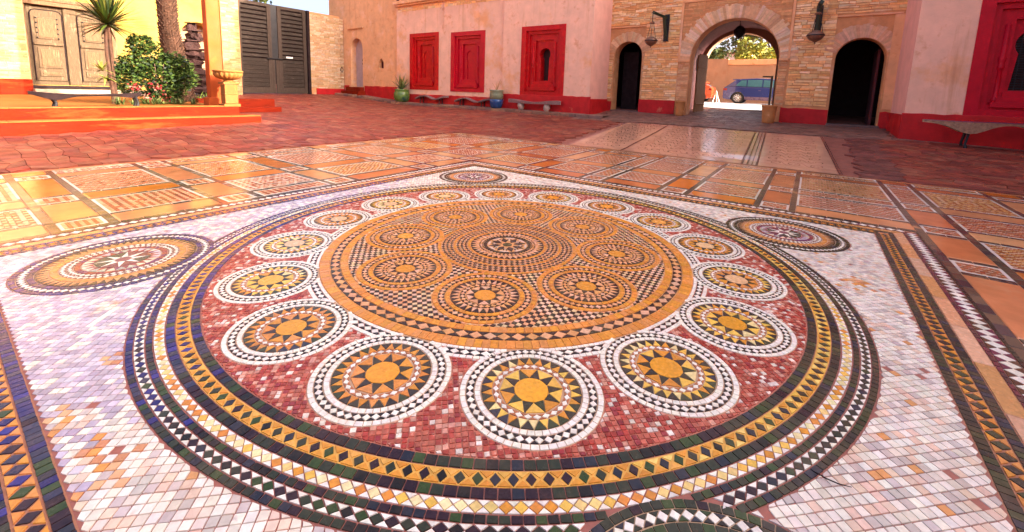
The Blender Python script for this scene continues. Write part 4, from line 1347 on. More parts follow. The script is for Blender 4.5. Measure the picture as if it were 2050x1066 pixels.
# ---- slatted gate
gt = thing('slatted_gate', 'tall grey-brown wooden double gate with louvred slats beside the brick pier', 'gate', (9.6, 24.7, .9))
for (a0, a1) in ((7.56, 9.42), (9.80, 11.58)):
    fm = MB()
    fm.box(a0, a0 + .22, 24.68, 24.78, .92, 6.2); fm.box(a1 - .22, a1, 24.68, 24.78, .92, 6.2)
    fm.box(a0 + .22, a1 - .22, 24.68, 24.78, .92, 1.3); fm.box(a0 + .22, a1 - .22, 24.68, 24.78, 6.02, 6.2)
    lf = fm.build('gate_leaf', 'gateframe', gt, bevel=.012)
    bk = MB(); bk.box(a0 + .1, a1 - .1, 24.8, 24.83, 1.0, 6.15); bk.build('backing_board', 'darkwood', lf)
    n = 19
    for i in range(n):
        z = 1.32 + i * (4.68 / n); h = 4.68 / n
        low = z < 2.6
        sl = MB()
        vs = [(a0 + .22, 24.70, z + .01), (a1 - .22, 24.70, z + .01), (a1 - .22, 24.79, z + h * (1.0 if low else .78)), (a0 + .22, 24.79, z + h * (1.0 if low else .78)),
              (a0 + .22, 24.72, z), (a1 - .22, 24.72, z), (a1 - .22, 24.80, z + h * .7), (a0 + .22, 24.80, z + h * .7)]
        if low: vs[0] = (a0 + .22, 24.70, z + .01); vs[2] = (a1 - .22, 24.715, z + h - .01); vs[3] = (a0 + .22, 24.715, z + h - .01)
        sl.mesh(vs, [(0, 1, 2, 3), (4, 7, 6, 5), (0, 4, 5, 1), (3, 2, 6, 7), (0, 3, 7, 4), (1, 5, 6, 2)])
        sl.build('slat', 'gatewood', lf)
md = MB(); md.box(9.42, 9.8, 24.74, 24.8, 2.95, 6.2); md.build('dark_gap_board', 'iron', gt)
md = MB(); md.box(9.42, 9.57, 24.68, 24.78, .92, 2.95); md.box(9.62, 9.8, 24.68, 24.78, .92, 2.95); md.build('meeting_stile', 'gateframe', gt, bevel=.01)
md = MB(); md.tube([(9.1, 24.64, 3.0), (9.98, 24.64, 3.0)], .045, 6); md.build('latch_bar', 'iron', gt)
md = MB(); md.box(10.25, 10.65, 24.655, 24.675, 3.1, 3.2); md.build('sign_plate', 'white', gt)
md = MB(); md.box(7.38, 7.54, 24.55, 24.9, .85, 6.3); md.box(11.6, 11.76, 24.55, 24.9, .85, 6.2); md.build('gate_post', 'darkwood', gt, bevel=.015)
gp = thing('brick_gate_pier', 'rough sunbleached brick pier to the right of the slatted gate', 'wall', (12.9, 24.8, .9))
b = MB(); b.box(11.78, 13.98, 24.75, 25.3, .5, 6.2); b.build('pier_core', 'mortar', gp)
Q = stone_rows(onY(24.75), 11.8, 14.26, 1.3, 6.1, lambda z: [], (.09, .13), (.2, .5), [(.52, .34, .19), (.48, .29, .14), (.56, .40, .26)], random.Random(8), .025)
emit_stones(Q, onY(24.75), 'pier_stone', gp, 200, lambda it: it[0][0][0])
b = MB(); b.box(12.2, 14.2, 24.68, 24.75, .6, 1.29); b.build('red_dado', 'dado', gp, bevel=.01)

# ------------------------------------------------------------------ raised platform on the left
pf = thing('raised_platform', 'two-step painted orange-red platform under the palm and the column', 'platform', (-2, 12.2, .2))
b = MB(); b.box(-14, 3.06, 12.0, 12.42, -.1, .455); b.box(2.62, 3.06, 12.42, 14.5, -.1, .455); b.build('lower_step', 'step', pf, bevel=.03)
b = MB(); b.box(-14, 2.60, 12.425, 12.75, -.1, .745); b.build('upper_step', 'step', pf, bevel=.03)
for (x1_, y0_, y1_, z_) in ((3.05, 12.0, 12.42, .456), (2.59, 12.425, 12.75, .746)):
    xx_ = -13.5
    while xx_ < x1_ - .1:
        L_ = random.uniform(.8, 1.6); xe_ = min(x1_, xx_ + L_)
        b = MB(); b.box(xx_, xe_ - .008, y0_ - .02, y1_ - .005, z_ + .001, z_ + .03); b.build('tread_slab', 'tread', pf, bevel=.008)
        xx_ = xe_
b = MB(); b.box(-14, 2.58, 12.755, 24.15, -.1, .735); b.build('platform_paving', 'platform', pf)
b = MB(); b.box(2.585, 2.62, 12.76, 24.1, .1, .74); b.build('side_kerb', 'step', pf)
lw = thing('planter_wall', 'low orange-red wall running behind the urn towards the gate', 'wall', (4, 16.1, .4))
b = MB(); b.box(2.65, 5.35, 15.95, 16.35, .2, .87); b.build('wall', 'step', lw, bevel=.03)
b = MB(); b.box(2.65, 5.5, 15.7, 15.95, .2, .55); b.build('footing', 'step', lw, bevel=.03)
# column
cl = thing('orange_column', 'square orange plaster column rising behind the stone urn', 'column', (2.36, 13.55, .74))
b = MB(); b.box(2.19, 2.56, 13.4, 13.75, .74, 6.5); b.build('shaft', 'column', cl, bevel=.03)
b = MB(); b.box(2.05, 2.66, 13.3, 13.85, 6.5, 6.9); b.box(2.1, 2.62, 13.35, 13.8, .735, 1.0); b.build('capital', 'column', cl, bevel=.03)
# urn on a pedestal
ur = thing('stone_urn', 'fluted ochre stone urn on a short square pedestal at the platform edge', 'urn', (2.43, 12.62, .75))
b = MB(); b.lathe([(.09, -.02), (.16, .0), (.30, .05), (.36, .12), (.37, .2), (.35, .225)], (2.41, 12.62, 1.58), 72, flute=.06, nf=18); b.build('bowl', 'sand_urn', ur, smooth=True)
b = MB(); b.lathe([(.36, 0), (.40, .02), (.41, .055), (.39, .075), (.30, .075), (.28, .02)], (2.41, 12.62, 1.79), 40); b.build('rim', 'sand_urn', ur, smooth=True)
b = MB(); b.lathe([(.17, 0), (.16, .03), (.10, .07), (.10, .1)], (2.41, 12.62, 1.5), 24); b.build('foot', 'sand_urn', ur, smooth=True)
b = MB(); b.box(2.20, 2.64, 12.42, 12.84, 1.44, 1.5); b.box(2.24, 2.6, 12.46, 12.8, .84, 1.43); b.box(2.19, 2.65, 12.43, 12.85, .74, .83); b.box(2.225, 2.615, 12.445, 12.815, 1.12, 1.15)
b.build('pedestal', 'sand_urn', ur, bevel=.012)

# benches
def slab_bench(name, label, cx, cy, along, L, Wd, zt, zg, mat, wave, legs, group, th=.07, sag=.0, edge=None, legmat='iron'):
    """live-edge plank: along 0 = X axis, 1 = Y axis"""
    t = thing(name, label, 'bench', (cx, cy, zg), group)
    P = lambda s, w, z: (cx + s, cy + w, z) if along == 0 else (cx + w, cy + s, z)
    n = 24
    top, bot = [], []
    for i in range(n + 1):
        u = i / n; s = -L / 2 + L * u
        ww = Wd / 2 * (1 - .75 * abs(2 * u - 1) ** 4) * (1 + .1 * math.sin(u * 9))
        zz = zt + wave(u)
        tk = th * (1 + .3 * math.sin(u * 7 + 1)) + (edge(u) if edge else 0)
        top.append((P(s, -ww, zz), P(s, ww, zz + .01))); bot.append((P(s, -ww * .9, zz - tk), P(s, ww * .9, zz - tk)))
    tm, em_ = MB(), MB()
    for i in range(n):
        tm.face([top[i][0], top[i][1], top[i + 1][1], top[i + 1][0]] if along else [top[i][0], top[i + 1][0], top[i + 1][1], top[i][1]])
        em_.face([top[i][0], bot[i][0], bot[i + 1][0], top[i + 1][0]]); em_.face([top[i][1], top[i + 1][1], bot[i + 1][1], bot[i][1]])
        em_.face([bot[i][0], bot[i][1], bot[i + 1][1], bot[i + 1][0]])
    em_.face([top[0][0], top[0][1], bot[0][1], bot[0][0]]); em_.face([top[n][0], bot[n][0], bot[n][1], top[n][1]])
    tm.build('seat', mat, t, smooth=True)
    em_.build('seat_edge', 'bark_edge' if edge and mat != 'darkwood' else mat, t, smooth=True)
    for s in legs:
        u = s / L + .5
        lg = MB(); zz = zt + wave(u) - th - (edge(u) if edge else 0) + .02
        if legmat == 'boulder':
            bx = P(s, 0, (zg + zz) / 2); lg.blob(bx, (.17, .17, (zz - zg) / 2 + .03), int(s * 10) + 3, .18)
            lg.build('boulder_leg', 'palebould', t, smooth=True)
        else:
            for w in (-Wd * .28, Wd * .28):
                lg.tube([P(s, w, zz), P(s + .04, w * 1.2, zg + .12), P(s + .02, w * 1.3, zg)], [.035, .028, .04], 8)
            lg.build('leg', legmat, t)
    return t
slab_bench('plank_bench', 'long dark live-edge plank bench with upswept ends before the carved door', -.66, 13.1, 0, 2.1, .42, 1.06, .735, 'darkwood',
           lambda u: .07 * abs(2 * u - 1) ** 2.2, [-.66, .9], None, .05, edge=lambda u: .10 * math.exp(-((u - .2) / .12) ** 2) + .05 * math.exp(-((u - .9) / .1) ** 2))
wv = lambda u: .10 * (math.sin(u * 3.0 * PI + 1.15)) * (1 if u < .5 else .9)
slab_bench('wavy_bench', 'wavy grey driftwood bench beneath the first red window', 13.98, 15.7, 1, 2.7, .36, 1.03, tz(13.4, 15.7) + .13, 'greywood', wv, [-.8, .75], 'wavy driftwood benches under the red windows', .07)
slab_bench('wavy_bench', 'wavy grey driftwood bench beneath the second red window beside the blue pot', 13.98, 12.55, 1, 2.6, .36, 1.0, tz(13.4, 12.5) + .13, 'greywood', wv, [-.75, .75], 'wavy driftwood benches under the red windows', .07)
slab_bench('log_bench', 'crooked grey log bench on two pale boulders under the open keyhole window', 13.8, 8.55, 1, 2.95, .3, 1.08, tz(13.4, 8.5) + .13, 'greywood', lambda u: .05 * math.sin(u * 7 + 1), [-.75, .72], None, .13, legmat='boulder')
slab_bench('live_edge_bench', 'thick purple-brown slab bench with pale bark edge on the far right', 12.75, -6.35, 1, 3.0, .55, 1.08, tz(12.75, -6.3), 'purplewood',
           lambda u: .05 * (2 * u - 1) + .03 * math.sin(u * 5), [.62, -.8], None, .05, edge=lambda u: .26 * math.exp(-((u - .70) / .13) ** 2) + .2 * math.exp(-((u - .2) / .15) ** 2))

# pots
def agave(mb, c, n, L, spread, cols, rnd, w=.05, droop=.3):
    for i in range(n):
        a = 2 * PI * i / n * 2.4 + rnd.uniform(-.3, .3)
        el = rnd.uniform(spread[0], spread[1]); l = L * rnd.uniform(.65, 1.05)
        d = Vector((math.cos(a) * math.cos(el), math.sin(a) * math.cos(el), math.sin(el)))
        sd_ = Vector((-math.sin(a), math.cos(a), 0)) * w * rnd.uniform(.8, 1.2)
        p = Vector(c); col = vary(rnd.choice(cols), .25)
        prev = (p - sd_ * .5, p + sd_ * .5)
        for k in range(1, 5):
            t = k / 4
            q = Vector(c) + d * l * t + Vector((0, 0, -droop * l * t * t * math.cos(el)))
            ww = sd_ * (1 - t) ** .7 if k < 4 else sd_ * .02
            cur = (q - ww, q + ww)
            mb.face([prev[0], prev[1], cur[1], cur[0]], col)
            prev = cur
GL = [(.10, .14, .03), (.16, .17, .05), (.07, .11, .03), (.22, .22, .07)]
p1 = thing('green_pot', 'round green glazed pot with a spiky plant beside the first red window', 'plant pot', (13.75, 18.05, tz(13.4, 18) + .13))
z0 = tz(13.4, 18) + .13
b = MB(); b.lathe([(.28, 0), (.42, .12), (.48, .32), (.46, .55), (.40, .68), (.44, .72), (.43, .77), (.36, .77), (.34, .7)], (13.78, 18.05, z0), 28); b.build('pot', 'green_glaze', p1, smooth=True)
b = MB(); agave(b, (13.78, 18.05, z0 + .72), 46, 1.15, (.5, 1.5), GL, random.Random(1), .05, .25); b.build('leaves', 'leaf', p1)
p2 = thing('blue_pot', 'tall pot glazed blue below and pale green above between two benches', 'plant pot', (13.75, 10.76, tz(13.4, 10.7) + .13))
z0 = tz(13.4, 10.7) + .13
b = MB(); b.lathe([(.24, 0), (.31, .1), (.34, .3), (.345, .45)], (13.75, 10.76, z0), 28); b.build('blue_body', 'blue_glaze', p2, smooth=True)
b = MB(); b.lathe([(.345, .45), (.34, .7), (.32, .84), (.35, .87), (.35, .92), (.28, .92), (.27, .84)], (13.75, 10.76, z0), 28); b.build('pale_neck', 'pale_glaze', p2, smooth=True)
b = MB()
rnd = random.Random(2)
for i in range(9):
    a = rnd.uniform(0, 2 * PI); l = rnd.uniform(.3, .6)
    b.tube([(13.75, 10.76, z0 + .85), (13.75 + .1 * math.cos(a), 10.76 + .1 * math.sin(a), z0 + .85 + l * .5), (13.75 + .26 * math.cos(a), 10.76 + .26 * math.sin(a), z0 + .85 + l)], [.012, .009, .004], 5, (.45, .22, .08))
b.build('dry_twigs', 'leaf', p2)
def tapered_pot(x, y, r, h, label):
    z = tz(x, y) - .01
    t = thing('terracotta_pot', label, 'plant pot', (x, y, z), 'terracotta pots flanking the main arch')
    b = MB(); b.lathe([(r * .72, 0), (r * .8, .05), (r * .93, h * .6), (r, h * .9), (r * 1.06, h * .92), (r * 1.06, h), (r * .86, h), (r * .8, h * .85)], (x, y, z), 24); b.build('pot', 'terra_pot', t, smooth=True)
    s_ = MB(); s_.lathe([(.01, 0), (r * .8, .0)], (x, y, z + h * .88), 16, (.06, .04, .03)); s_.build('soil', 'stone', t)
tapered_pot(15.75, 2.3, .2, .64, 'slender ochre terracotta pot at the left foot of the main arch')
tapered_pot(15.45, -1.02, .25, .68, 'wide orange terracotta pot at the right foot of the main arch')

# lanterns
def lantern(y_arm, ytip, ztop, zbowl, label, slant):
    t = thing('hanging_lantern', label, 'lantern', (15.3, ytip, zbowl), 'metal lanterns beside the main arch')
    b = MB(); b.tube([(16.1, y_arm, ztop - .04), (15.6, (y_arm + ytip) / 2, ztop + .02), (15.2, ytip - .05, ztop + .08)], [.075, .075, .085], 4); b.build('arm', 'greenwood', t)
    b = MB(); b.tube([(16.05, y_arm, ztop - .95), (15.75, y_arm + slant, ztop - .05)], .07, 4); b.build('brace', 'greenwood', t)
    b = MB(); b.box(16.02, 16.1, y_arm - .1, y_arm + .1, ztop - 1.05, ztop + .1); b.build('wall_plate', 'iron', t)
    c = (15.3, ytip, zbowl)
    b = MB(); b.lathe([(.01, -.30), (.03, -.27), (.02, -.24), (.07, -.21), (.20, -.13), (.26, -.03), (.265, .03), (.20, .11), (.12, .15), (.12, .17), (.02, .18)], c, 24); bo = b.build('bowl', 'brass', t, smooth=True)
    b = MB(); b.lathe([(.268, -.02), (.275, 0), (.268, .02)], c, 24); b.build('band', 'iron', bo)
    b = MB(); b.lathe([(.10, 0), (.11, .03), (.05, .08)], (c[0], c[1], zbowl + .72), 12); b.build('crown', 'brass', t)
    for k in range(3):
        a = 2 * PI * k / 3 + .4
        b = MB(); b.tube([(c[0] + .19 * math.cos(a), c[1] + .19 * math.sin(a), zbowl + .12), (c[0] + .06 * math.cos(a), c[1] + .06 * math.sin(a), zbowl + .74)], .01, 5); b.build('chain', 'iron', t)
    b = MB(); b.tube([(c[0], c[1], zbowl + .78), (c[0], c[1], ztop + .05)], .015, 5); b.build('hook', 'iron', t)
lantern(3.22, 3.62, 4.95, 3.86, 'metal bowl lantern on a green bracket left of the main arch', .05)
lantern(-2.2, -2.17, 4.85, 3.80, 'metal bowl lantern on a dark bracket right of the main arch', .02)
t = thing('passage_lantern', 'black lantern hanging at the crown of the main passage', 'lantern', (18.5, .68, 4.4))
b = MB(); b.lathe([(.02, -.2), (.12, -.12), (.25, .05), (.25, .2), (.12, .35), (.04, .4)], (18.5, .68, 4.38), 12); b.build('body', 'iron', t)
b = MB(); b.tube([(18.5, .68, 4.75), (18.5, .68, 5.0)], .02, 5); b.build('chain', 'iron', t)

# ------------------------------------------------------------------ plants on the platform
def leaf_cloud(mb, n, pick, size, cols, rnd, asp=.45):
    for _ in range(n):
        p, nrm = pick(rnd)
        a = rnd.uniform(0, 2 * PI); el = rnd.uniform(-.7, .9)
        d = Vector((math.cos(a) * math.cos(el), math.sin(a) * math.cos(el), math.sin(el)))
        s_ = d.cross(Vector((rnd.uniform(-1, 1), rnd.uniform(-1, 1), rnd.uniform(-1, 1)))).normalized()
        L = size * rnd.uniform(.6, 1.3)
        P = Vector(p)
        mb.face([P - d * L * .5, P + s_ * L * asp * .5, P + d * L * .5, P - s_ * L * asp * .5], vary(rnd.choice(cols), .35))
yc = thing('yucca', 'spiky yucca with a slim trunk standing before the carved door', 'plant', (.13, 15, .735))
b = MB(); b.tube([(.20, 15, .73), (.17, 15, 1.4), (.13, 15.02, 2.2), (.15, 15, 3.0)], [.06, .045, .04, .045], 8); b.tube([(.27, 15.05, .73), (.24, 15.03, 1.5), (.22, 15, 3.0)], [.045, .04, .035], 7)
b.build('trunk', 'palmbark', yc)
b = MB(); rnd = random.Random(4)
agave(b, (.2, 15, 3.1), 300, 1.3, (-.35, 1.5), [(.04, .062, .008), (.065, .09, .010), (.020, .032, .010), (.10, .10, .018), (.03, .03, .015)], rnd, .034, .10)
b.build('leaf_head', 'leaf', yc)
sy_ = MB(); agave(sy_, (.0, 15.1, 1.75), 40, .42, (-.2, 1.2), [(.16, .18, .03), (.24, .24, .05)], rnd, .03, .3); agave(sy_, (.05, 15.0, 1.5), 30, .4, (-.3, .8), [(.20, .20, .04)], rnd, .03, .4)
sy_.build('side_shoots', 'leaf', yc)
pa = thing('palm_tree', 'palm tree with a thick scaly trunk rising behind the shrub', 'tree', (2.25, 17, .735))
b = MB(); b.tube([(2.42, 17, .7), (2.38, 17, 1.6), (2.3, 17, 2.6), (2.24, 17, 3.4), (2.21, 17, 5), (2.25, 17, 8.4)], [.46, .38, .30, .26, .255, .24], 20); b.build('trunk', 'palmbark', pa, smooth=True)
rnd = random.Random(6)
sc_ = MB()
k = 0
z = .8
while z < 6.0:
    def cxr(z):
        if z < 2.6: return 2.42 - .12 * (z - .7) / 1.9, .46 - .16 * (z - .7) / 1.9
        if z < 3.4: return 2.3 - .06 * (z - 2.6) / .8, .30 - .04 * (z - 2.6) / .8
        return 2.24, .258
    cx_, rr = cxr(z)
    for i in range(13):
        a = 2 * PI * (i + .5 * (k % 2)) / 13
        o = Vector((math.cos(a), math.sin(a), 0)); tn = Vector((-o.y, o.x, 0))
        B = Vector((cx_, 17, z)) + o * rr * .97
        hw = rr * .23; h = .115 * rnd.uniform(.8, 1.2); out = .07 * rnd.uniform(.6, 1.4)
        sc_.mesh([B - tn * hw, B + tn * hw, B + tn * hw * .6 + o * out + Vector((0, 0, h)), B - tn * hw * .6 + o * out + Vector((0, 0, h)), B + Vector((0, 0, h))], [(0, 1, 2, 3), (1, 4, 2), (0, 3, 4), (3, 2, 4)])
    z += .085; k += 1
sc_.build('bark_scales', 'palmbark', pa, stuff=True)
fr_ = MB()
for i in range(16):
    a = 2 * PI * i / 16; el = rnd.uniform(.1, .9); L = 2.6
    prev = Vector((2.25, 17, 8.4))
    for s_i in range(1, 9):
        tt = s_i / 8
        q = Vector((2.25 + math.cos(a) * L * tt, 17 + math.sin(a) * L * tt, 8.4 + math.sin(el) * L * tt - 1.5 * tt * tt))
        for sd in (-1, 1):
            sv = Vector((-math.sin(a), math.cos(a), -.35)) * .42 * sd * (1 - .5 * tt)
            m0 = (prev + q) / 2
            fr_.face([prev, q, m0 + sv + (q - prev) * .6], vary((.08, .11, .03), .3))
        prev = q
fr_.build('fronds', 'leaf', pa)
sh = thing('flowering_shrub', 'dense glossy green shrub with red flowers low down beside the palm', 'shrub', (1.25, 15.2, .735))
rnd = random.Random(8)
lobes = [((1.0, 15.2, 1.5), (.75, .55, .65)), ((1.6, 15.3, 1.6), (.7, .6, .6)), ((1.15, 15.3, 2.15), (.6, .5, .6)), ((1.75, 15.3, 2.0), (.5, .5, .45)), ((2.05, 15.2, 1.55), (.42, .45, .38)),
         ((.75, 15.2, 1.95), (.45, .4, .4)), ((1.5, 15.0, 1.1), (.5, .4, .4)), ((1.0, 15.25, 2.6), (.38, .3, .33)), ((.55, 15.2, 1.55), (.42, .4, .5)), ((1.35, 15.1, 1.75), (.6, .5, .6)), ((1.9, 15.1, 1.9), (.4, .4, .4))]
def pick(r):
    c, rad = r.choice(lobes)
    while True:
        v = Vector((r.gauss(0, 1), r.gauss(0, 1), r.gauss(0, 1))).normalized()
        k = r.uniform(.55, 1.05)
        return (c[0] + v.x * rad[0] * k, c[1] + v.y * rad[1] * k, c[2] + v.z * rad[2] * k), v
b = MB(); leaf_cloud(b, 8200, pick, .125, [(.013, .030, .008), (.024, .050, .008), (.050, .085, .012), (.009, .018, .010), (.09, .12, .022), (.035, .062, .010)], rnd); b.build('foliage', 'leaf', sh)
b = MB()
for i in range(9):
    a = rnd.uniform(0, 2 * PI)
    b.tube([(1.3, 15.2, .7), (1.3 + .3 * math.cos(a), 15.2 + .25 * math.sin(a), 1.3), (1.3 + .6 * math.cos(a), 15.2 + .4 * math.sin(a), 2.0)], [.03, .02, .01], 5)
b.build('stems', 'trunk', sh)
b = MB()
for (c, n) in (((.62, 14.65, 1.25), 60), ((1.12, 14.6, 1.28), 55), ((1.3, 14.55, .92), 30), ((.9, 14.6, .95), 25)):
    leaf_cloud(b, n, lambda r: ((c[0] + r.gauss(0, .07), c[1] + r.gauss(0, .05), c[2] + r.gauss(0, .07)), None), .07, [(.26, .015, .015), (.32, .05, .04), (.18, .01, .02), (.40, .16, .12)], rnd, .8)
b.build('blossoms', 'leaf', sh)
gc = thing('low_planting', 'pale green low plants along the platform edge under the shrub', 'plant', (1.2, 14.4, .735))
b = MB()
for i in range(26):
    x = rnd.uniform(.1, 2.1); agave(b, (x, rnd.uniform(14.2, 14.8), .74), 12, .34, (.3, 1.4), [(.10, .12, .03), (.05, .08, .02), (.14, .15, .05)], rnd, .022, .4)
b.build('leaves', 'leaf', gc)
# rock fountain
rk = thing('rock_fountain', 'dark tiered rock fountain stacked against the yellow wall', 'fountain', (4.3, 20, .6))
rnd = random.Random(12)
tiers = [(.62, .75, 1.0), (.98, .72, .78), (1.36, .62, .7), (1.75, .55, .6), (2.15, .48, .5), (2.55, .42, .42), (2.95, .36, .35), (3.35, .30, .3), (3.7, .22, .22)]
for i, (z, rx, ry) in enumerate(tiers):
    b = MB(); b.blob((3.98 + rnd.uniform(-.12, .12), 20 + i * .05, z + .12), (rx * .9, ry, .25), i * 7, .2, seg=(11, 7)); b.build('rock', 'rock', rk)
    b = MB(); b.blob((3.98 + (.3 if i % 2 else -.28) * rx * 2, 19.7 + i * .05, z + .05), (rx * .5, ry * .45, .2), i * 13, .25, seg=(9, 6)); b.build('rock', 'rock', rk)
    b = MB(); b.box(3.98 - rx * .9, 3.98 + rx * .9, 19.55 + i * .06, 19.95 + i * .06, z + .3, z + .345, jit=.04); b.build('ledge_slab', pm('slate_ledge', (.05, .03, .035), rough=.7, var=.3) if i == 0 else M['slate_ledge'], rk)
    if i == 0: M['slate_ledge'] = rk.children[-1].data.materials[0]
fn_ = thing('fern_clump', 'bright green fern clump at the foot of the rock fountain', 'plant', (3.4, 19, .45))
b = MB()
for i in range(9): agave(b, (rnd.uniform(2.7, 4.1), rnd.uniform(18.2, 19.2), tz(3.4, 19) + .05), 22, .75, (.2, 1.3), [(.12, .20, .03), (.20, .28, .05), (.06, .11, .03)], rnd, .05, .5)
b.build('leaves', 'leaf', fn_)

# ------------------------------------------------------------------ beyond the arch
fw = thing('street_wall', 'long plain terracotta wall across the street behind the parked cars', 'wall', (32, 2, 1.2))
b = MB(); b.box(32, 32.5, -14, 3.07, .8, 3.98); b.build('wall', 'terra_wall', fw)
b = MB(); b.box(31.95, 32.5, 3.07, 16, .8, 4.42); b.build('raised_wall', 'terra_wall', fw)
b = MB(); b.box(31.9, 32.6, -14, 3.06, 3.98, 4.36); b.build('coping', 'orange_plaster', fw, bevel=.02)
hs = thing('white_house', 'small pale house seen over the street wall between trees', 'building', (45, 4.5, 1.2))
b = MB(); b.box(45, 52, 3, 6.2, 1, 6.0); b.build('wall', 'white', hs)
b = MB(); b.box(44.8, 52.2, 2.8, 6.4, 6.0, 6.2); b.build('roof', 'terra_wall', hs)

def tree(name, label, loc, h, cr, n, cols, seed, group=None, leafs=.42):
    t = thing(name, label, 'tree', loc, group)
    r = random.Random(seed)
    b = MB()
    b.tube([loc, (loc[0] + .1, loc[1], loc[2] + h * .35), (loc[0], loc[1] + .15, loc[2] + h * .7)], [.26, .19, .09], 8)
    lob = []
    for i in range(9):
        a = 2 * PI * i / 9 + r.uniform(-.3, .3); rr = cr * r.uniform(.25, .75); zz = loc[2] + h * r.uniform(.45, .95)
        c = (loc[0] + rr * math.cos(a), loc[1] + rr * math.sin(a), zz)
        lob.append((c, cr * r.uniform(.28, .46)))
        b.tube([(loc[0], loc[1], loc[2] + h * .35), ((loc[0] + c[0]) / 2, (loc[1] + c[1]) / 2, (loc[2] + h * .4 + zz) / 2), c], [.09, .06, .02], 5)
    b.build('trunk', 'trunk', t)
    def pk(q):
        c, rad = q.choice(lob)
        v = Vector((q.gauss(0, 1), q.gauss(0, 1), q.gauss(0, .8))).normalized() * rad * q.uniform(.4, 1.1)
        return (c[0] + v.x, c[1] + v.y, c[2] + v.z), v
    m_ = MB(); leaf_cloud(m_, n, pk, leafs, cols, r, .5); m_.build('crown', 'leaf', t)
    return t
tree('street_tree', 'dark green loose tree over the left of the street wall', (36, 6.0, 1.2), 6.6, 2.6, 2600, [(.09, .13, .03), (.15, .17, .04), (.06, .09, .03)], 1, 'trees behind the street wall')
tree('street_tree', 'tall dark tree over the right of the street wall', (39, 0.3, 1.2), 8.5, 3.0, 3000, [(.09, .13, .03), (.15, .17, .04), (.06, .09, .03)], 2, 'trees behind the street wall')
tree('street_tree', 'bright yellow-green bushy tree just over the middle of the street wall', (35, 1.9, 1.2), 4.8, 1.7, 2000, [(.22, .24, .03), (.16, .19, .03), (.28, .28, .05)], 3, 'trees behind the street wall', .3)
tree('street_tree', 'thin pale tree rising in the middle behind the yellow-green one', (42, 3.6, 1.2), 9.5, 3.0, 2200, [(.12, .15, .06), (.08, .11, .04), (.2, .22, .1)], 4, 'trees behind the street wall')
tree('garden_tree', 'leafy tree showing above the top of the slatted gate', (9.6, 30, .9), 9.2, 2.2, 1600, [(.10, .15, .03), (.16, .20, .05), (.06, .09, .03)], 5)

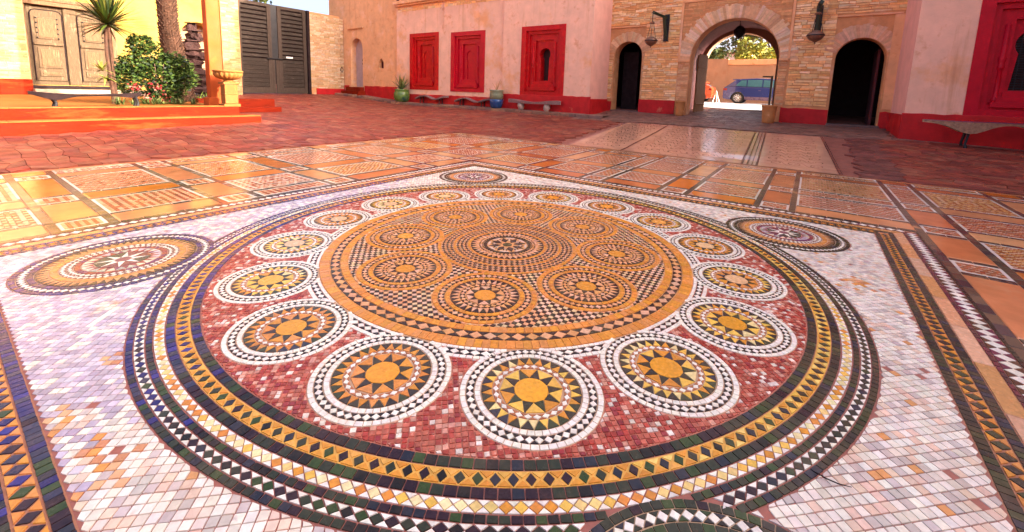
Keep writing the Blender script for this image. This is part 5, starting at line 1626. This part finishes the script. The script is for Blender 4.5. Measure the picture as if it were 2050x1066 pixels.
def car(name, label, x, y0, sgn, L, H, Wd, zg, body, low, prof_k, wheels=True):
    """side-on car: rear at y0, front towards y0 + sgn*L, near flank at x"""
    t = thing(name, label, 'car', (x + Wd / 2, y0 + sgn * L / 2, zg))
    Y = lambda s: y0 + sgn * s * L
    wr = .36
    lowp = [(.0, .42), (.01, .30), (.07, .24), (.11, .24)] + [(.19 + (.40 / L) * math.cos(PI - PI * k / 8), .24 + .40 * math.sin(PI * k / 8) * 1.15 + .05) for k in range(9)] + [(.27, .24), (.73, .24)] + \
           [(.81 + (.40 / L) * math.cos(PI - PI * k / 8), .24 + .40 * math.sin(PI * k / 8) * 1.15 + .05) for k in range(9)] + [(.90, .24), (.985, .28), (1.0, .45)]
    upp = [(1.0, .62), (.985, .76), (.93, .88), (.76, 1.0)] + [(.02, 1.05), (.0, .88)]
    def shell(mb, pts, d):
        n = len(pts)
        P = [(x + d, Y(s), zg + z) for s, z in pts] + [(x + Wd - d, Y(s), zg + z) for s, z in pts]
        mb.mesh(P, [tuple(range(n)), tuple(range(2 * n - 1, n - 1, -1))] + [(i, n + i, n + (i + 1) % n, (i + 1) % n) for i in range(n)])
    b = MB(); shell(b, lowp + upp, 0); b.build('body', body, t, bevel=.03)
    cab = [(.02, 1.04), (.76, .99), (.64, H - .12), (.58, H - .03), (.40, H), (.22, H - .05), (.15, H - .11)]
    b = MB(); shell(b, cab, .12); b.build('cabin', body, t, bevel=.04)
    gl = MB()
    for (pts) in ([(.15, 1.12), (.285, 1.08), (.285, H - .13), (.22, H - .15)], [(.30, 1.08), (.475, 1.06), (.475, H - .11), (.30, H - .12)], [(.49, 1.06), (.69, 1.04), (.62, H - .15), (.49, H - .11)]):
        g = MB()
        for dx in (.105, Wd - .105):
            g.face([(x + dx, Y(s), zg + z) for s, z in pts])
        g.build('window', 'glass', t)
    b = MB(); P = [(.012, .99), (.055, H - .17)]
    b.face([(x + .22, Y(.03), zg + 1.08), (x + Wd - .22, Y(.03), zg + 1.08), (x + Wd - .26, Y(.135), zg + H - .15), (x + .26, Y(.135), zg + H - .15)]); b.build('rear_window', 'glass', t)
    b = MB(); b.box(x - .012, x + .02, min(Y(.0), Y(.05)), max(Y(.0), Y(.05)), zg + .82, zg + .95); b.build('tail_light', 'taillight', t, bevel=.005)
    b = MB(); b.box(x - .012, x + .02, min(Y(.93), Y(.985)), max(Y(.93), Y(.985)), zg + .62, zg + .74); b.build('headlight', 'white', t, bevel=.005)
    b = MB(); b.box(x - .015, x + .02, min(Y(.28), Y(.72)), max(Y(.28), Y(.72)), zg + .26, zg + .44); b.build('sill_trim', low, t, bevel=.01)
    b = MB(); b.box(x + .1, x + Wd - .1, min(Y(.11), Y(.2)), max(Y(.11), Y(.2)), zg + H - .11, zg + H - .06); b.build('spoiler', body, t, bevel=.01)
    for s in (.19, .81):
        for xx, o in ((x + .13, -1), (x + Wd - .13, 1)):
            w = MB(); n = 28
            prof = [(.23, -.11), (wr - .03, -.11), (wr, -.07), (wr, .07), (wr - .03, .11), (.23, .11)]
            vs = []
            for r_, q in prof:
                for k in range(n): vs.append((xx + q, Y(s) + r_ * math.cos(2 * PI * k / n), zg + wr + r_ * math.sin(2 * PI * k / n)))
            w.mesh(vs, [(i * n + k, i * n + (k + 1) % n, ((i + 1) % 6) * n + (k + 1) % n, ((i + 1) % 6) * n + k) for i in range(6) for k in range(n)])
            wo = w.build('wheel', 'rubber', t, smooth=True)
            rm = MB()
            for k in range(10):
                a = 2 * PI * k / 10
                c_, s_ = math.cos(a), math.sin(a); tn = (-s_ * .028, c_ * .028)
                xo = xx + o * .09
                rm.face([(xo, Y(s) + tn[0], zg + wr + tn[1]), (xo, Y(s) - tn[0], zg + wr - tn[1]), (xo + o * .01, Y(s) + c_ * .235 - tn[0], zg + wr + s_ * .235 - tn[1]), (xo + o * .01, Y(s) + c_ * .235 + tn[0], zg + wr + s_ * .235 + tn[1])])
            vs = [(xx + o * .1, Y(s) + r_ * math.cos(2 * PI * k / 24), zg + wr + r_ * math.sin(2 * PI * k / 24)) for r_ in (.215, .245) for k in range(24)]
            rm.mesh(vs, [(k, (k + 1) % 24, 24 + (k + 1) % 24, 24 + k) for k in range(24)])
            rm.blob((xx + o * .1, Y(s), zg + wr), (.02, .05, .05), 1, .0)
            rm.build('rim', 'alloy', wo)
            hb = MB(); vs = [(xx + o * .03, Y(s) + .23 * math.cos(2 * PI * k / 20), zg + wr + .23 * math.sin(2 * PI * k / 20)) for k in range(20)]
            hb.mesh(vs, [tuple(range(20))]); hb.build('brake_disc', 'iron', wo)
    for s in (.44, .62):
        b = MB(); b.box(x - .02, x + .01, min(Y(s), Y(s + .03)), max(Y(s), Y(s + .03)), zg + .82, zg + .85); b.build('door_handle', low, t)
    b = MB(); b.box(x - .1, x + .03, min(Y(.66), Y(.70)), max(Y(.66), Y(.70)), zg + .98, zg + 1.1); b.build('wing_mirror', body, t, bevel=.02)
    return t
car('parked_car', 'blue-violet SUV parked across the street beyond the main arch', 26.8, 2.42, -1, 4.5, 1.6, 1.85, tz(27, 1.5) + .01, 'carpaint', 'carlow', 0)
car('parked_car', 'small orange-red car half hidden at the left of the passage', 28.8, 3.45, 1, 3.9, 1.45, 1.7, tz(29, 4) + .01, 'orangecar', 'rubber', 0)
af = thing('folding_sign', 'thin pale folding easel standing on the street beside the SUV', 'sign', (24, 2.3, tz(24, 2.3)))
zz = tz(24, 2.3)
for P in (((24, 2.5, zz), (24.05, 2.34, zz + .72)), ((24, 2.1, zz), (24.05, 2.34, zz + .75)), ((24.3, 2.3, zz), (24.05, 2.34, zz + .74))):
    b = MB(); b.tube(P, .022, 6); b.build('leg', 'white', af)
b = MB(); b.box(23.99, 24.02, 2.3, 2.36, zz + .35, zz + .7); b.build('sign_panel', 'terra_pot', af)
ps = thing('barrier_post', 'dark iron post with a short arm in front of the SUV bonnet', 'post', (22.2, -.48, tz(22, -.5)))
b = MB(); b.box(22.15, 22.25, -.58, -.48, tz(22, -.5), 2.72); b.build('upright', 'iron', ps)
b = MB(); b.box(22.16, 22.24, -.48, -.1, 2.64, 2.71); b.build('arm', 'iron', ps)

tw = MB(); tw.tube([(-1.26, -2.46, .012), (-1.275, -2.50, .016), (-1.27, -2.54, .013), (-1.255, -2.58, .012)], [.002, .003, .0025, .0015], 5)
tag(tw.build('twig', 'darkwood'), 'thin dark twig lying on the white tiles near the right corner', 'twig')
